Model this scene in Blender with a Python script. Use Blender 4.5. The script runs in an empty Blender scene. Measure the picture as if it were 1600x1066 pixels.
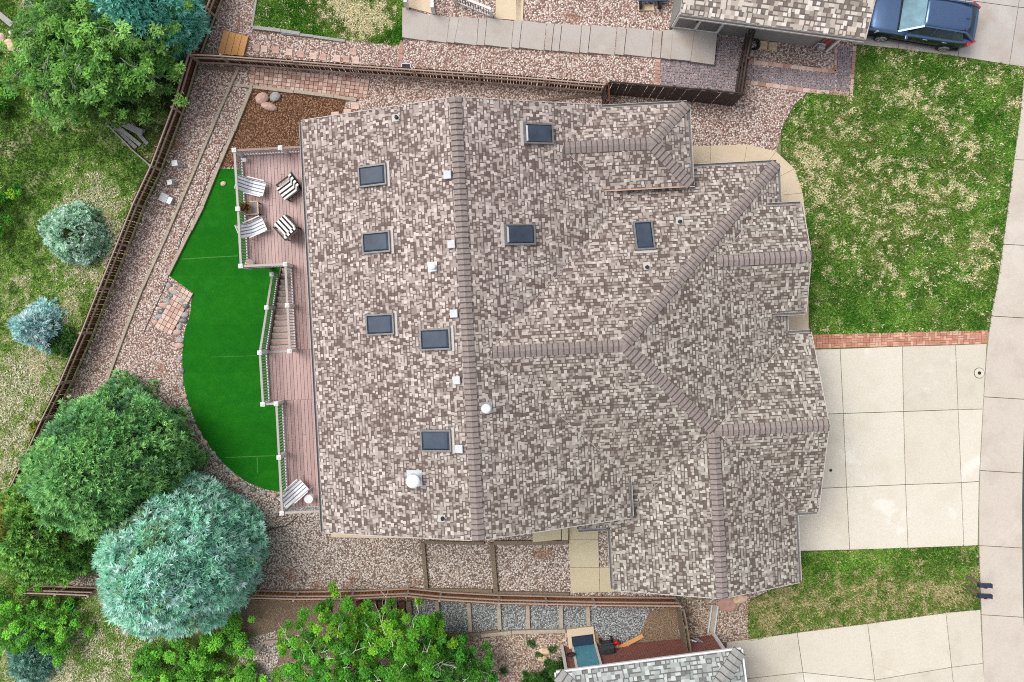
import bpy, bmesh, math, random
import numpy as np
from mathutils import Vector, Matrix

random.seed(7)
R = math.radians
SC = bpy.context.scene
COL = SC.collection

# ------------------------------------------------------------------ camera, sky, sun, exposure
H = 36.0                                   # flying height of the drone above the back yard
cam_d = bpy.data.cameras.new("drone_camera")
cam = bpy.data.objects.new("drone_camera", cam_d)
COL.objects.link(cam)
cam.location = (0, 0, H)                   # looks straight down, north is up in the picture
cam_d.sensor_width = 36.0
cam_d.lens = 28.0
cam_d.shift_x = 10 / 1600
cam_d.shift_y = -33 / 1600
cam_d.clip_end = 2000
SC.camera = cam

SUN_EL, SUN_AZ = R(58), R(300)             # azimuth measured clockwise from north (+Y)
W = bpy.data.worlds.new("World")
SC.world = W
W.use_nodes = True
wn = W.node_tree
wn.nodes.clear()
sky = wn.nodes.new("ShaderNodeTexSky")
sky.sky_type = 'NISHITA'
sky.sun_disc = False
sky.sun_elevation = SUN_EL
sky.sun_rotation = SUN_AZ
sky.air_density = 1.0
sky.dust_density = 3.0
hs = wn.nodes.new("ShaderNodeHueSaturation")
hs.inputs['Saturation'].default_value = 0.35
bg = wn.nodes.new("ShaderNodeBackground")
bg.inputs['Strength'].default_value = 0.15
wo = wn.nodes.new("ShaderNodeOutputWorld")
wn.links.new(sky.outputs[0], hs.inputs['Color'])
wn.links.new(hs.outputs[0], bg.inputs['Color'])
wn.links.new(bg.outputs[0], wo.inputs['Surface'])

sl = bpy.data.lights.new("sun", 'SUN')
sl.energy = 1.25
sl.angle = R(30)
sl.color = (1.0, 0.97, 0.92)
sun = bpy.data.objects.new("sun", sl)
COL.objects.link(sun)
sdir = Vector((math.sin(SUN_AZ) * math.cos(SUN_EL), math.cos(SUN_AZ) * math.cos(SUN_EL), math.sin(SUN_EL)))
sun.rotation_euler = sdir.to_track_quat('Z', 'Y').to_euler()
sun.location = sdir * 60

SC.view_settings.view_transform = 'Standard'
SC.view_settings.look = 'None'
SC.view_settings.exposure = 0.5
SC.view_settings.gamma = 1.0
SC.render.engine = 'CYCLES'
SC.cycles.max_bounces = 6
SC.cycles.use_denoising = False
SC.cycles.filter_width = 1.05

# ------------------------------------------------------------------ survey: photo pixels to metres
F = 1600 * 28 / 36
NX, NY = 790.0, 500.0                      # the point straight below the drone
_gx = np.array([-200, -40, -30, -24, -20, -16, -13, -9, -6, -3, 0, 3, 6, 8, 11, 30, 200], float)
_gz = np.array([-5, -3.6, -2.4, -1.2, -.55, -.12, 0, .0, .28, .75, 1.25, 1.75, 2.25, 2.38, 2.4, 2.4, 2.4], float)


def g(x):
    return float(np.interp(x, _gx, _gz))


def P(px, py, z):
    s = (H - z) / F
    return Vector(((px - NX) * s, (NY - py) * s, z))


def G(px, py, dz=0.0):
    z = 0.0
    for _ in range(12):
        z = g((px - NX) * (H - z - dz) / F)
    return P(px, py, z + dz)


# ------------------------------------------------------------------ helpers
def tag(o, label=None, cat=None, group=None, kind=None):
    if label: o['label'] = label
    if cat: o['category'] = cat
    if group: o['group'] = group
    if kind: o['kind'] = kind
    return o


def empty(name, label, cat, loc=(0, 0, 0), rz=0.0, group=None):
    o = bpy.data.objects.new(name, None)
    COL.objects.link(o)
    o.location = loc
    o.rotation_euler = (0, 0, rz)
    o.empty_display_size = 0.3
    return tag(o, label, cat, group)


def copy_tree(o, parent=None):
    c = o.copy()
    COL.objects.link(c)
    if parent: c.parent = parent
    for ch in list(o.children):
        copy_tree(ch, c)
    return c


class MB:
    """Collects polygons; build() links them as ONE mesh object."""

    def __init__(s):
        s.v, s.f, s.m, s.uv = [], [], [], []

    def poly(s, pts, m=0, uv=None):
        b = len(s.v)
        s.v += [tuple(p) for p in pts]
        s.f.append(list(range(b, b + len(pts))))
        s.m.append(m)
        s.uv.append(uv or [(p[0], p[1]) for p in pts])

    def hexa(s, a, b, m=0):
        """a: four lower points counter-clockwise, b: four upper points."""
        s.poly([a[3], a[2], a[1], a[0]], m)
        s.poly(b, m)
        for i in range(4):
            j = (i + 1) % 4
            s.poly([a[i], a[j], b[j], b[i]], m)

    def box(s, x0, x1, y0, y1, z0, z1, m=0):
        a = [(x0, y0, z0), (x1, y0, z0), (x1, y1, z0), (x0, y1, z0)]
        s.hexa(a, [(p[0], p[1], z1) for p in a], m)

    def obox(s, c, ax, ay, az, m=0):
        c, ax, ay, az = Vector(c), Vector(ax), Vector(ay), Vector(az)
        a = [c - ax - ay - az, c + ax - ay - az, c + ax + ay - az, c - ax + ay - az]
        s.hexa(a, [p + 2 * az for p in a], m)

    def bar(s, p, q, w, h, m=0, up=(0, 0, 1)):
        p, q = Vector(p), Vector(q)
        d = (q - p)
        L = d.length
        if L < 1e-6: return
        d /= L
        side = d.cross(Vector(up))
        if side.length < 1e-4: side = d.cross(Vector((0, 1, 0)))
        side.normalize()
        u = side.cross(d)
        s.obox((p + q) / 2, d * L / 2, side * w / 2, u * h / 2, m)

    def tube(s, p, q, r0, r1=None, n=8, m=0, caps=True):
        p, q = Vector(p), Vector(q)
        r1 = r0 if r1 is None else r1
        d = (q - p).normalized()
        a = d.cross(Vector((0, 0, 1)))
        if a.length < 1e-3: a = Vector((1, 0, 0))
        a.normalize()
        b = d.cross(a)
        A = [p + (a * math.cos(t) + b * math.sin(t)) * r0 for t in [2 * math.pi * i / n for i in range(n)]]
        B = [q + (a * math.cos(t) + b * math.sin(t)) * r1 for t in [2 * math.pi * i / n for i in range(n)]]
        for i in range(n):
            j = (i + 1) % n
            s.poly([A[i], A[j], B[j], B[i]], m)
        if caps:
            s.poly(A[::-1], m)
            s.poly(B, m)

    def lathe(s, c, prof, n=16, m=0, axis=None):
        c = Vector(c)
        rings = [[c + Vector((r * math.cos(2 * math.pi * i / n), r * math.sin(2 * math.pi * i / n), z)) for i in range(n)] for r, z in prof]
        for A, B in zip(rings, rings[1:]):
            for i in range(n):
                j = (i + 1) % n
                s.poly([A[i], A[j], B[j], B[i]], m)
        s.poly(rings[0][::-1], m)
        s.poly(rings[-1], m)

    def prism(s, pts, z0, z1, m=0, ms=None):
        """pts: (x,y) counter-clockwise or not; vertical prism."""
        ar = sum(pts[i][0] * pts[(i + 1) % len(pts)][1] - pts[(i + 1) % len(pts)][0] * pts[i][1] for i in range(len(pts)))
        if ar < 0: pts = pts[::-1]
        ms = m if ms is None else ms
        f0 = z0 if callable(z0) else (lambda x, y: z0)
        f1 = z1 if callable(z1) else (lambda x, y: z1)
        a = [(x, y, f0(x, y)) for x, y in pts]
        b = [(x, y, f1(x, y)) for x, y in pts]
        s.poly(a[::-1], ms)
        s.poly(b, m)
        n = len(pts)
        for i in range(n):
            j = (i + 1) % n
            s.poly([a[i], a[j], b[j], b[i]], ms)

    def build(s, name, mats, parent=None, smooth=False, bevel=0, merge=False):
        me = bpy.data.meshes.new(name)
        me.from_pydata(s.v, [], s.f)
        mats = mats if isinstance(mats, (list, tuple)) else [mats]
        for m in mats: me.materials.append(m)
        me.polygons.foreach_set('material_index', s.m)
        ul = me.uv_layers.new(name='UVMap')
        flat = [c for f in s.uv for p in f for c in p]
        ul.data.foreach_set('uv', flat)
        if merge or smooth or bevel:
            bm = bmesh.new()
            bm.from_mesh(me)
            bmesh.ops.remove_doubles(bm, verts=bm.verts, dist=0.0005)
            bm.to_mesh(me)
            bm.free()
        if smooth:
            me.polygons.foreach_set('use_smooth', [True] * len(me.polygons))
        me.update()
        o = bpy.data.objects.new(name, me)
        COL.objects.link(o)
        if parent: o.parent = parent
        if bevel:
            md = o.modifiers.new("bevel", 'BEVEL')
            md.width = bevel
            md.segments = 2
        return o


# ------------------------------------------------------------------ materials
class NT:
    def __init__(s, name):
        s.mat = bpy.data.materials.new(name)
        s.mat.use_nodes = True
        s.t = s.mat.node_tree
        s.b = s.t.nodes['Principled BSDF']
        s.b.inputs['Specular IOR Level'].default_value = 0.3

    def n(s, typ, **kw):
        nd = s.t.nodes.new(typ)
        for k, v in kw.items():
            setattr(nd, k, v)
        return nd

    def link(s, a, b):
        s.t.links.new(a, b)

    def val(s, nd, key, v):
        if hasattr(v, 'is_linked') or isinstance(v, bpy.types.NodeSocket):
            s.link(v, nd.inputs[key])
        else:
            nd.inputs[key].default_value = v

    def coord(s, kind='Object'):
        return s.n('ShaderNodeTexCoord').outputs[kind]

    def noise(s, vec, scale, detail=4, rough=.6, out='Fac'):
        nd = s.n('ShaderNodeTexNoise')
        s.link(vec, nd.inputs['Vector'])
        nd.inputs['Scale'].default_value = scale
        nd.inputs['Detail'].default_value = detail
        nd.inputs['Roughness'].default_value = rough
        return nd.outputs[out]

    def voro(s, vec, scale, out='Color', feature='F1'):
        nd = s.n('ShaderNodeTexVoronoi', feature=feature)
        s.link(vec, nd.inputs['Vector'])
        nd.inputs['Scale'].default_value = scale
        return nd.outputs[out]

    def ramp(s, fac, stops, interp='LINEAR'):
        nd = s.n('ShaderNodeValToRGB')
        nd.color_ramp.interpolation = interp
        e = nd.color_ramp.elements
        while len(e) < len(stops): e.new(0.5)
        for el, (p, c) in zip(e, stops):
            el.position = p
            el.color = (*c, 1) if len(c) == 3 else c
        s.link(fac, nd.inputs['Fac'])
        return nd.outputs['Color']

    def mix(s, fac, a, b, mode='MIX'):
        nd = s.n('ShaderNodeMix', data_type='RGBA', blend_type=mode)
        for i, v in ((0, fac), (6, a), (7, b)):
            if isinstance(v, bpy.types.NodeSocket): s.link(v, nd.inputs[i])
            else: nd.inputs[i].default_value = (*v, 1) if isinstance(v, tuple) else v
        return nd.outputs[2]

    def math(s, op, a, b=0.0, c=0.0):
        nd = s.n('ShaderNodeMath', operation=op)
        for i, v in enumerate((a, b, c)):
            if isinstance(v, bpy.types.NodeSocket): s.link(v, nd.inputs[i])
            else: nd.inputs[i].default_value = v
        return nd.outputs[0]

    def sep(s, vec):
        nd = s.n('ShaderNodeSeparateXYZ')
        s.link(vec, nd.inputs[0])
        return nd.outputs

    def comb(s, x, y, z=0.0):
        nd = s.n('ShaderNodeCombineXYZ')
        for i, v in enumerate((x, y, z)):
            if isinstance(v, bpy.types.NodeSocket): s.link(v, nd.inputs[i])
            else: nd.inputs[i].default_value = v
        return nd.outputs[0]

    def white(s, vec, out='Value'):
        nd = s.n('ShaderNodeTexWhiteNoise')
        nd.noise_dimensions = '3D'
        s.link(vec, nd.inputs['Vector'])
        return nd.outputs[out]

    def smooth(s, v, a, b):
        nd = s.n('ShaderNodeMapRange', interpolation_type='SMOOTHSTEP')
        s.link(v, nd.inputs[0])
        nd.inputs[1].default_value = a
        nd.inputs[2].default_value = b
        return nd.outputs[0]

    def bump(s, h, strength=.5, dist=.02):
        nd = s.n('ShaderNodeBump')
        nd.inputs['Strength'].default_value = strength
        nd.inputs['Distance'].default_value = dist
        s.link(h, nd.inputs['Height'])
        s.link(nd.outputs[0], s.b.inputs['Normal'])

    def out(s, col, rough=.8, metal=0.0, spec=.3):
        s.val(s.b, 'Base Color', col if isinstance(col, bpy.types.NodeSocket) else (*col, 1))
        s.val(s.b, 'Roughness', rough)
        s.b.inputs['Metallic'].default_value = metal
        s.b.inputs['Specular IOR Level'].default_value = spec
        return s.mat


def plain(name, c, rough=.6, metal=0.0, var=.15, scale=6.0, spec=.3):
    t = NT(name)
    n_ = t.noise(t.coord(), scale, 5, .65)
    lo = tuple(x * (1 - var) for x in c)
    hi = tuple(min(1, x * (1 + var)) for x in c)
    return t.out(t.ramp(n_, [(.3, lo), (.7, hi)]), rough, metal, spec)


def mat_gravel(name, cols, cell=15.5, south=None, patch=None, gap=(.185, .125, .10)):
    t = NT(name)
    p = t.coord()
    jit = t.noise(p, 5, 2, .5, 'Color')
    p2 = t.mix(.03, p, jit, 'ADD')
    vc = t.voro(p2, cell)
    vd = t.voro(p2, cell, 'Distance')
    r_ = t.sep(vc)[0]
    st = [(i / len(cols), c) for i, c in enumerate(cols)]
    c = t.ramp(r_, st, 'CONSTANT')
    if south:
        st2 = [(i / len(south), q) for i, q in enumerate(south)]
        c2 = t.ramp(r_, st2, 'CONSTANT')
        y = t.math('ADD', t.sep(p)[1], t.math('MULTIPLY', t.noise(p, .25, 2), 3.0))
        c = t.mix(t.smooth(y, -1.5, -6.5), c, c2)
    if patch:
        f = t.smooth(t.noise(p, .55, 4, .6), .60, .72)
        c = t.mix(t.math('MULTIPLY', f, .7), c, patch)
    big = t.noise(p, .7, 4, .6)
    c = t.mix(t.math('MULTIPLY', t.smooth(big, .35, .75), .18), c, t.mix(.5, c, gap), 'MIX')
    edge = t.smooth(vd, .46, .72)
    c = t.mix(edge, c, gap)
    hgt = t.math('SUBTRACT', 1.0, vd)
    t.bump(hgt, .9, .05)
    return t.out(c, .85, 0, .2)


def mat_concrete(name, c, stain=(.75, .62, .5), amt=.3, light=.25):
    t = NT(name)
    p = t.coord()
    a = t.noise(p, .9, 5, .6)
    b = t.noise(p, 14, 4, .7)
    col = t.ramp(b, [(.25, tuple(x * .88 for x in c)), (.75, tuple(min(1, x * 1.08) for x in c))])
    f = t.math('MULTIPLY', t.smooth(a, .45, .75), amt)
    col = t.mix(f, col, tuple(x * y for x, y in zip(c, stain)))
    f2 = t.math('MULTIPLY', t.smooth(t.noise(p, .55, 6, .62), .58, .68), light)
    col = t.mix(f2, col, (.82, .80, .76))
    sp = t.smooth(t.noise(p, 9, 2, .5), .76, .82)
    col = t.mix(t.math('MULTIPLY', sp, .35), col, (.14, .12, .10))
    cr = t.n('ShaderNodeTexVoronoi', feature='DISTANCE_TO_EDGE')
    t.link(t.mix(.12, p, t.noise(p, 1.3, 4, .6, 'Color'), 'ADD'), cr.inputs['Vector'])
    cr.inputs['Scale'].default_value = .33
    ck = t.math('MULTIPLY', t.math('LESS_THAN', cr.outputs[0], .0035), t.smooth(t.noise(p, .28, 2), .52, .60))
    col = t.mix(t.math('MULTIPLY', ck, .22), col, tuple(x * .45 for x in c))
    oil = t.smooth(t.noise(p, 1.7, 3, .5), .70, .80)
    col = t.mix(t.math('MULTIPLY', oil, .30), col, tuple(x * .6 for x in c))
    t.bump(b, .15, .01)
    return t.out(col, .85, 0, .25)


def mat_shingle(name, dark, mids, tint=None, tabw=.128, course=.126):
    t = NT(name)
    uv = t.sep(t.coord('UV'))
    vrow = t.math('DIVIDE', uv[1], course)
    row = t.math('FLOOR', vrow)
    fv = t.math('SUBTRACT', vrow, row)
    rr = t.white(t.comb(row, 3.3, 1.7))
    # uneven tab widths: warp the running coordinate a little
    wob = t.math('MULTIPLY', t.math('SINE', t.math('ADD', t.math('MULTIPLY', uv[0], 6.1), t.math('MULTIPLY', rr, 40.0))), .18)
    x = t.math('ADD', t.math('ADD', t.math('DIVIDE', uv[0], tabw), t.math('MULTIPLY', rr, 13.0)), wob)
    colu = t.math('FLOOR', x)
    fx = t.math('SUBTRACT', x, colu)
    rnd = t.white(t.comb(colu, row, .37))
    par = t.math('FLOORED_MODULO', t.math('ADD', colu, row), 2.0)
    rnd = t.math('ADD', t.math('MULTIPLY', rnd, .82), t.math('MULTIPLY', par, .18))
    rnd2 = t.white(t.comb(row, colu, 7.9))
    stops = [(0, dark), (.25, mids[0]), (.38, mids[1]), (.60, mids[2]), (.82, mids[3])]
    c = t.ramp(rnd, stops, 'CONSTANT')
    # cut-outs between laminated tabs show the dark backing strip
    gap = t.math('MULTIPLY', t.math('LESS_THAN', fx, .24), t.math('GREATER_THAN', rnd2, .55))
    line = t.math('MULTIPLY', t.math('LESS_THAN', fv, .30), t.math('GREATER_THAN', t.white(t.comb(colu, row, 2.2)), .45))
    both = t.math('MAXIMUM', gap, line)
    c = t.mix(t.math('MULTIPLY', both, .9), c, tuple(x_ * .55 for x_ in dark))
    gr = t.noise(t.coord(), 60, 2, .6)
    c = t.mix(.12, c, t.mix(gr, c, (.75, .72, .7)), 'MIX')
    big = t.noise(t.coord(), .35, 3, .6)
    c = t.mix(t.math('MULTIPLY', t.smooth(big, .4, .7), .16), c, tuple(x_ * 1.2 for x_ in dark))
    if tint:
        o = t.sep(t.coord())
        f = t.smooth(t.math('SUBTRACT', t.math('ADD', o[0], t.math('MULTIPLY', big, 4)), o[1]), -6, 14)
        c = t.mix(1.0, c, t.mix(f, tint[0], tint[1]), 'MULTIPLY')
    t.bump(t.math('SUBTRACT', rnd, t.math('MULTIPLY', both, .9)), .5, .012)
    return t.out(c, .9, 0, .15)


def mat_grass(name, base, mid, dry, sc=1.0):
    t = NT(name)
    p = t.coord()
    a = t.noise(p, 9 * sc, 6, .7)
    b = t.noise(p, .8, 5, .65)
    c = t.ramp(a, [(.3, base), (.55, mid), (.72, tuple(x * 1.35 for x in mid))])
    c = t.mix(t.smooth(b, .5, .68), c, dry)
    t.bump(a, .8, .05)
    return t.out(c, .9, 0, .1)


def mat_wood(name, c, c2, sc=(2, 30, 30), rough=.75, scale=1.0):
    t = NT(name)
    mp = t.n('ShaderNodeMapping')
    t.link(t.coord(), mp.inputs[0])
    mp.inputs['Scale'].default_value = sc
    a = t.noise(mp.outputs[0], scale, 5, .65)
    b = t.noise(t.coord(), .8, 3, .6)
    col = t.ramp(a, [(.3, c), (.7, c2)])
    col = t.mix(t.math('MULTIPLY', b, .35), col, tuple(x * .6 for x in c))
    t.bump(a, .3, .01)
    return t.out(col, rough, 0, .2)


def mat_brick(name, c1, c2, mortar, w=.2, h=.065, vec='UV', off=.5):
    t = NT(name)
    br = t.n('ShaderNodeTexBrick')
    t.link(t.coord(vec), br.inputs['Vector'])
    br.inputs['Color1'].default_value = (*c1, 1)
    br.inputs['Color2'].default_value = (*c2, 1)
    br.inputs['Mortar'].default_value = (*mortar, 1)
    br.inputs['Scale'].default_value = 1.0
    br.inputs['Mortar Size'].default_value = .008
    br.inputs['Brick Width'].default_value = w
    br.inputs['Row Height'].default_value = h
    br.offset = off
    t.bump(br.outputs['Fac'], -.4, .01)
    return t.out(br.outputs['Color'], .85)


def mat_attr(name, rough=.6, spec=.25, trans=0.0):
    t = NT(name)
    a = t.n('ShaderNodeAttribute', attribute_name='Col')
    t.out(a.outputs['Color'], rough, 0, spec)
    if trans:
        tr = t.n('ShaderNodeBsdfTranslucent')
        t.link(a.outputs['Color'], tr.inputs['Color'])
        mx = t.n('ShaderNodeMixShader')
        mx.inputs[0].default_value = trans
        t.link(t.b.outputs[0], mx.inputs[1])
        t.link(tr.outputs[0], mx.inputs[2])
        t.link(mx.outputs[0], t.t.nodes['Material Output'].inputs['Surface'])
    return t.mat


M = {}
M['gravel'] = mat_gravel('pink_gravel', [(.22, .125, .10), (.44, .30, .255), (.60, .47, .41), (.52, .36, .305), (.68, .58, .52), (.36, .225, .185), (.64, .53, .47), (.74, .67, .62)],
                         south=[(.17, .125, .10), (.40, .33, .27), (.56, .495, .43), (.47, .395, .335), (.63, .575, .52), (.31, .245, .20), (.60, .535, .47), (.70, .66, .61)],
                         patch=(.30, .12, .06))
M['tan_gravel'] = mat_gravel('tan_gravel', [(.20, .14, .095), (.45, .34, .25), (.58, .48, .38), (.50, .38, .28), (.64, .57, .50), (.40, .27, .20)])
M['grey_gravel'] = mat_gravel('grey_gravel', [(.17, .19, .19), (.34, .37, .375), (.45, .47, .465), (.26, .265, .255), (.53, .55, .54)], cell=20, gap=(.11, .11, .105))
M['mulch'] = mat_gravel('bark_mulch', [(.15, .07, .036), (.23, .115, .062), (.31, .17, .10), (.13, .06, .032), (.38, .23, .14)], cell=19, gap=(.075, .035, .02))
M['dirt'] = mat_gravel('bare_dirt', [(.25, .18, .12), (.29, .21, .14), (.22, .155, .10), (.33, .25, .18), (.26, .185, .125)], cell=22, gap=(.19, .13, .085))
M['concrete'] = mat_concrete('driveway_concrete', (.61, .555, .46), stain=(.84, .80, .74), amt=.5, light=.22)
M['concrete2'] = mat_concrete('driveway_concrete_pale', (.635, .585, .49), stain=(.86, .82, .76), amt=.45, light=.3)
M['concrete3'] = mat_concrete('driveway_concrete_worn', (.575, .525, .435), stain=(.80, .77, .72), amt=.55, light=.25)
M['grey_concrete'] = mat_concrete('grey_concrete', (.44, .40, .365), amt=.5, light=.1)
M['tan_concrete'] = mat_concrete('tan_concrete', (.60, .49, .35), amt=.25, light=.1)
M['olive_concrete'] = mat_concrete('cool_concrete', (.50, .44, .30), amt=.3, light=.05)
M['walk_concrete'] = mat_concrete('pavement_concrete', (.54, .475, .405), stain=(.6, .55, .52), amt=.3, light=.1)
M['asphalt'] = plain('street_asphalt', (.06, .06, .062), .9, var=.4, scale=30)
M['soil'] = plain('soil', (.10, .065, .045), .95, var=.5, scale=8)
M['lawn'] = mat_grass('lawn_grass', (.035, .10, .012), (.07, .17, .022), (.30, .27, .12))
M['wild'] = mat_grass('wild_grass', (.06, .10, .026), (.14, .20, .055), (.40, .35, .22))


def mat_turf():
    t = NT('artificial_turf')
    p = t.coord()
    mp = t.n('ShaderNodeMapping')
    t.link(p, mp.inputs[0])
    mp.inputs['Scale'].default_value = (30, 9, 1)
    a = t.noise(mp.outputs[0], 1.0, 5, .7)
    b = t.noise(p, .5, 4, .6)
    c = t.ramp(a, [(.3, (.005, .092, .005)), (.7, (.012, .155, .009))])
    c = t.mix(t.smooth(b, .35, .7), c, t.ramp(a, [(.3, (.006, .105, .004)), (.7, (.018, .17, .007))]))
    sp = t.smooth(t.noise(p, 26, 2, .5), .70, .78)
    c = t.mix(t.math('MULTIPLY', sp, .6), c, (.22, .36, .10))
    wv = t.smooth(t.noise(p, 2.2, 5, .7), .4, .7)
    c = t.mix(t.math('MULTIPLY', wv, .45), c, (.022, .19, .012))
    band = t.math('LESS_THAN', t.math('FRACT', t.math('DIVIDE', t.math('ADD', t.sep(p)[1], 20.0), 4.4)), .5)
    c = t.mix(t.math('MULTIPLY', band, .22), c, (.004, .085, .004))
    t.bump(a, .6, .02)
    return t.out(c, .9, 0, .08)


M['turf'] = mat_turf()
M['seam'] = plain('turf_seam', (.05, .21, .03), .9, var=.4, scale=20)
PINK = ((1.0, .95, .93), (.87, .89, .83))
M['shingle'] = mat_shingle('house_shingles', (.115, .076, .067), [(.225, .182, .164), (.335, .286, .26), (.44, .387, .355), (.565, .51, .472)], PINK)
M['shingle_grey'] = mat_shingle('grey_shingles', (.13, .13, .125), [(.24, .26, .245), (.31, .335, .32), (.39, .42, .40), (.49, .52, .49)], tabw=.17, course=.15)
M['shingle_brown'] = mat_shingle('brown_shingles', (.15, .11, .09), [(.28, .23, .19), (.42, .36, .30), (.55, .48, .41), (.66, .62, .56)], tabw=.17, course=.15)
M['cap'] = plain('cap_shingle', (.255, .212, .194), .9, var=.25, scale=14, spec=.15)
M['valley'] = plain('valley_shingle_edge', (.36, .315, .295), .9, var=.3, scale=9)
M['cap_grey'] = plain('cap_shingle_grey', (.30, .30, .28), .9, var=.2, scale=14, spec=.15)
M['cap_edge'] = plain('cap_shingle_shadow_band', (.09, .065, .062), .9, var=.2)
M['trim'] = plain('painted_trim', (.30, .27, .25), .6, var=.1)
M['cedar'] = plain('cedar_fascia', (.45, .20, .07), .6, var=.2, scale=9)
M['gutter'] = plain('gutter_metal', (.48, .44, .41), .45, .0, var=.08)
M['siding'] = plain('house_siding', (.42, .38, .33), .75, var=.06)
M['grey_siding'] = plain('grey_siding', (.25, .24, .225), .75, var=.06)
M['white'] = plain('white_paint', (.70, .69, .68), .5, var=.05)
M['dwhite'] = plain('dull_white', (.52, .53, .55), .55, var=.1)
M['metal'] = plain('galvanised_metal', (.50, .53, .55), .4, .6, var=.12)
M['lead'] = plain('flashing_metal', (.19, .18, .178), .45, .3, var=.15)
M['glass'] = plain('dark_glass', (.035, .05, .075), .12, 0, var=.45, scale=1.1, spec=.6)
M['black'] = plain('black_plastic', (.02, .021, .024), .5, var=.3)
M['bin'] = plain('bin_plastic', (.03, .037, .045), .45, var=.3)
M['brick'] = mat_brick('red_brick', (.28, .075, .055), (.20, .05, .04), (.34, .25, .22), w=.21, h=.08)
M['paver_pink'] = plain('pink_paver', (.50, .33, .265), .85, var=.28, scale=2.6)
M['paver_pink2'] = plain('pale_paver', (.60, .44, .37), .85, var=.2, scale=5)
M['paver_pink3'] = plain('rose_paver', (.40, .235, .185), .85, var=.2, scale=5)
M['paver_dark'] = plain('charcoal_paver', (.28, .235, .26), .85, var=.12, scale=3)
M['paver_dark2'] = plain('slate_paver', (.22, .20, .225), .85, var=.12, scale=3)
M['paver_red'] = plain('red_paver', (.46, .21, .14), .85, var=.25, scale=4)
M['paver_red2'] = plain('salmon_paver', (.58, .33, .24), .85, var=.2, scale=4)
M['timber'] = mat_wood('weathered_timber', (.33, .27, .20), (.52, .45, .36), sc=(6, 6, 6), scale=2)
M['timber_dk'] = mat_wood('dark_timber', (.15, .11, .075), (.27, .215, .155), sc=(6, 6, 6), scale=2)
M['fence'] = mat_wood('stained_fence_wood', (.075, .030, .018), (.15, .062, .036), sc=(8, 8, 8), scale=2)
M['fence_top'] = mat_wood('weathered_rail_wood', (.30, .22, .18), (.48, .37, .31), sc=(8, 8, 8), scale=2)
M['fence_rust'] = mat_wood('rust_stained_wood', (.26, .075, .018), (.44, .17, .05), sc=(8, 8, 8), scale=2)
M['board'] = mat_wood('dark_board_wood', (.035, .026, .024), (.10, .072, .064), sc=(8, 8, 8), scale=2)
M['greywood'] = mat_wood('silvered_wood', (.26, .245, .23), (.46, .44, .42), sc=(8, 8, 8), scale=2)
M['orangewood'] = mat_wood('fresh_cedar', (.62, .29, .09), (.82, .46, .2), sc=(9, 9, 9), scale=2)
M['rock_pink'] = plain('pink_granite', (.55, .36, .30), .85, var=.25, scale=7)
M['rock_grey'] = plain('grey_granite', (.36, .35, .34), .85, var=.3, scale=7)
M['rock_tan'] = plain('sandstone', (.62, .46, .30), .85, var=.25, scale=7)
M['rail'] = plain('rail_cap_paint', (.40, .36, .325), .5, var=.1)
M['railbrown'] = plain('rail_cap_brown', (.27, .17, .15), .5, var=.15)
M['bark'] = plain('bark', (.12, .085, .06), .9, var=.4, scale=12)
M['palebark'] = plain('pale_bark', (.60, .57, .47), .85, var=.25, scale=12)
M['needle'] = mat_attr('needles', .6, .2, .2)
M['leaf'] = mat_attr('leaves', .5, .3, .3)
M['blade'] = mat_attr('grass_blades', .7, .15, .2)
M['navy'] = plain('navy_paint', (.025, .035, .065), .4, var=.15)
M['chair_dark'] = plain('dark_wicker', (.03, .026, .025), .6, var=.3, scale=30)
M['bluedoor'] = plain('blue_door', (.10, .34, .44), .5, var=.06)
M['redplastic'] = plain('red_plastic', (.60, .02, .02), .35, var=.1)


def mat_stripe(name, a, b, pitch, duty=.5, axis=1):
    t = NT(name)
    p = t.sep(t.coord())
    f = t.math('LESS_THAN', t.math('FRACT', t.math('ADD', t.math('DIVIDE', p[axis], pitch), .25)), duty)
    return t.out(t.mix(f, a, b), .85)


M['stripe_white'] = mat_stripe('white_blue_stripe', (.82, .83, .84), (.17, .19, .24), .15, .30)
M['stripe_bold'] = mat_stripe('black_white_stripe', (.76, .74, .68), (.018, .018, .022), .17, .42)


def mat_deck():
    t = NT('deck_board')
    a = t.n('ShaderNodeAttribute', attribute_name='Col')
    mp = t.n('ShaderNodeMapping')
    t.link(t.coord(), mp.inputs[0])
    mp.inputs['Scale'].default_value = (40, 3, 1)
    n_ = t.noise(mp.outputs[0], 1, 4, .6)
    c = t.mix(t.math('MULTIPLY', n_, .4), a.outputs['Color'], (.50, .36, .34))
    wet = t.noise(t.coord(), .55, 3, .5)
    rg = t.math('ADD', .28, t.math('MULTIPLY', wet, .35))
    return t.out(c, rg, 0, .5)


M['deck'] = mat_deck()
M['carpaint'] = plain('dark_blue_metallic', (.105, .17, .30), .28, .75, var=.05, spec=.6)
M['carblack'] = plain('car_shade_and_trim', (.012, .015, .022), .25, 0, var=.1, spec=.6)  # near-black paints shade onto the low body sides; also for rims and sills
M['winds'] = plain('windscreen_glass', (.09, .22, .29), .35, 0, var=.35, scale=2.5, spec=.35)
M['rubber'] = plain('tyre_rubber', (.018, .018, .018), .8, var=.2)
M['alloy'] = plain('alloy_wheel', (.55, .56, .57), .35, .7, var=.08)
M['taillight'] = plain('red_lamp', (.55, .01, .02), .2, var=.1, spec=.6)
M['headlight'] = plain('clear_lamp', (.62, .62, .64), .15, .2, var=.1, spec=.7)

# ------------------------------------------------------------------ noise, scatter, foliage meshes
_tabs = {}


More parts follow.
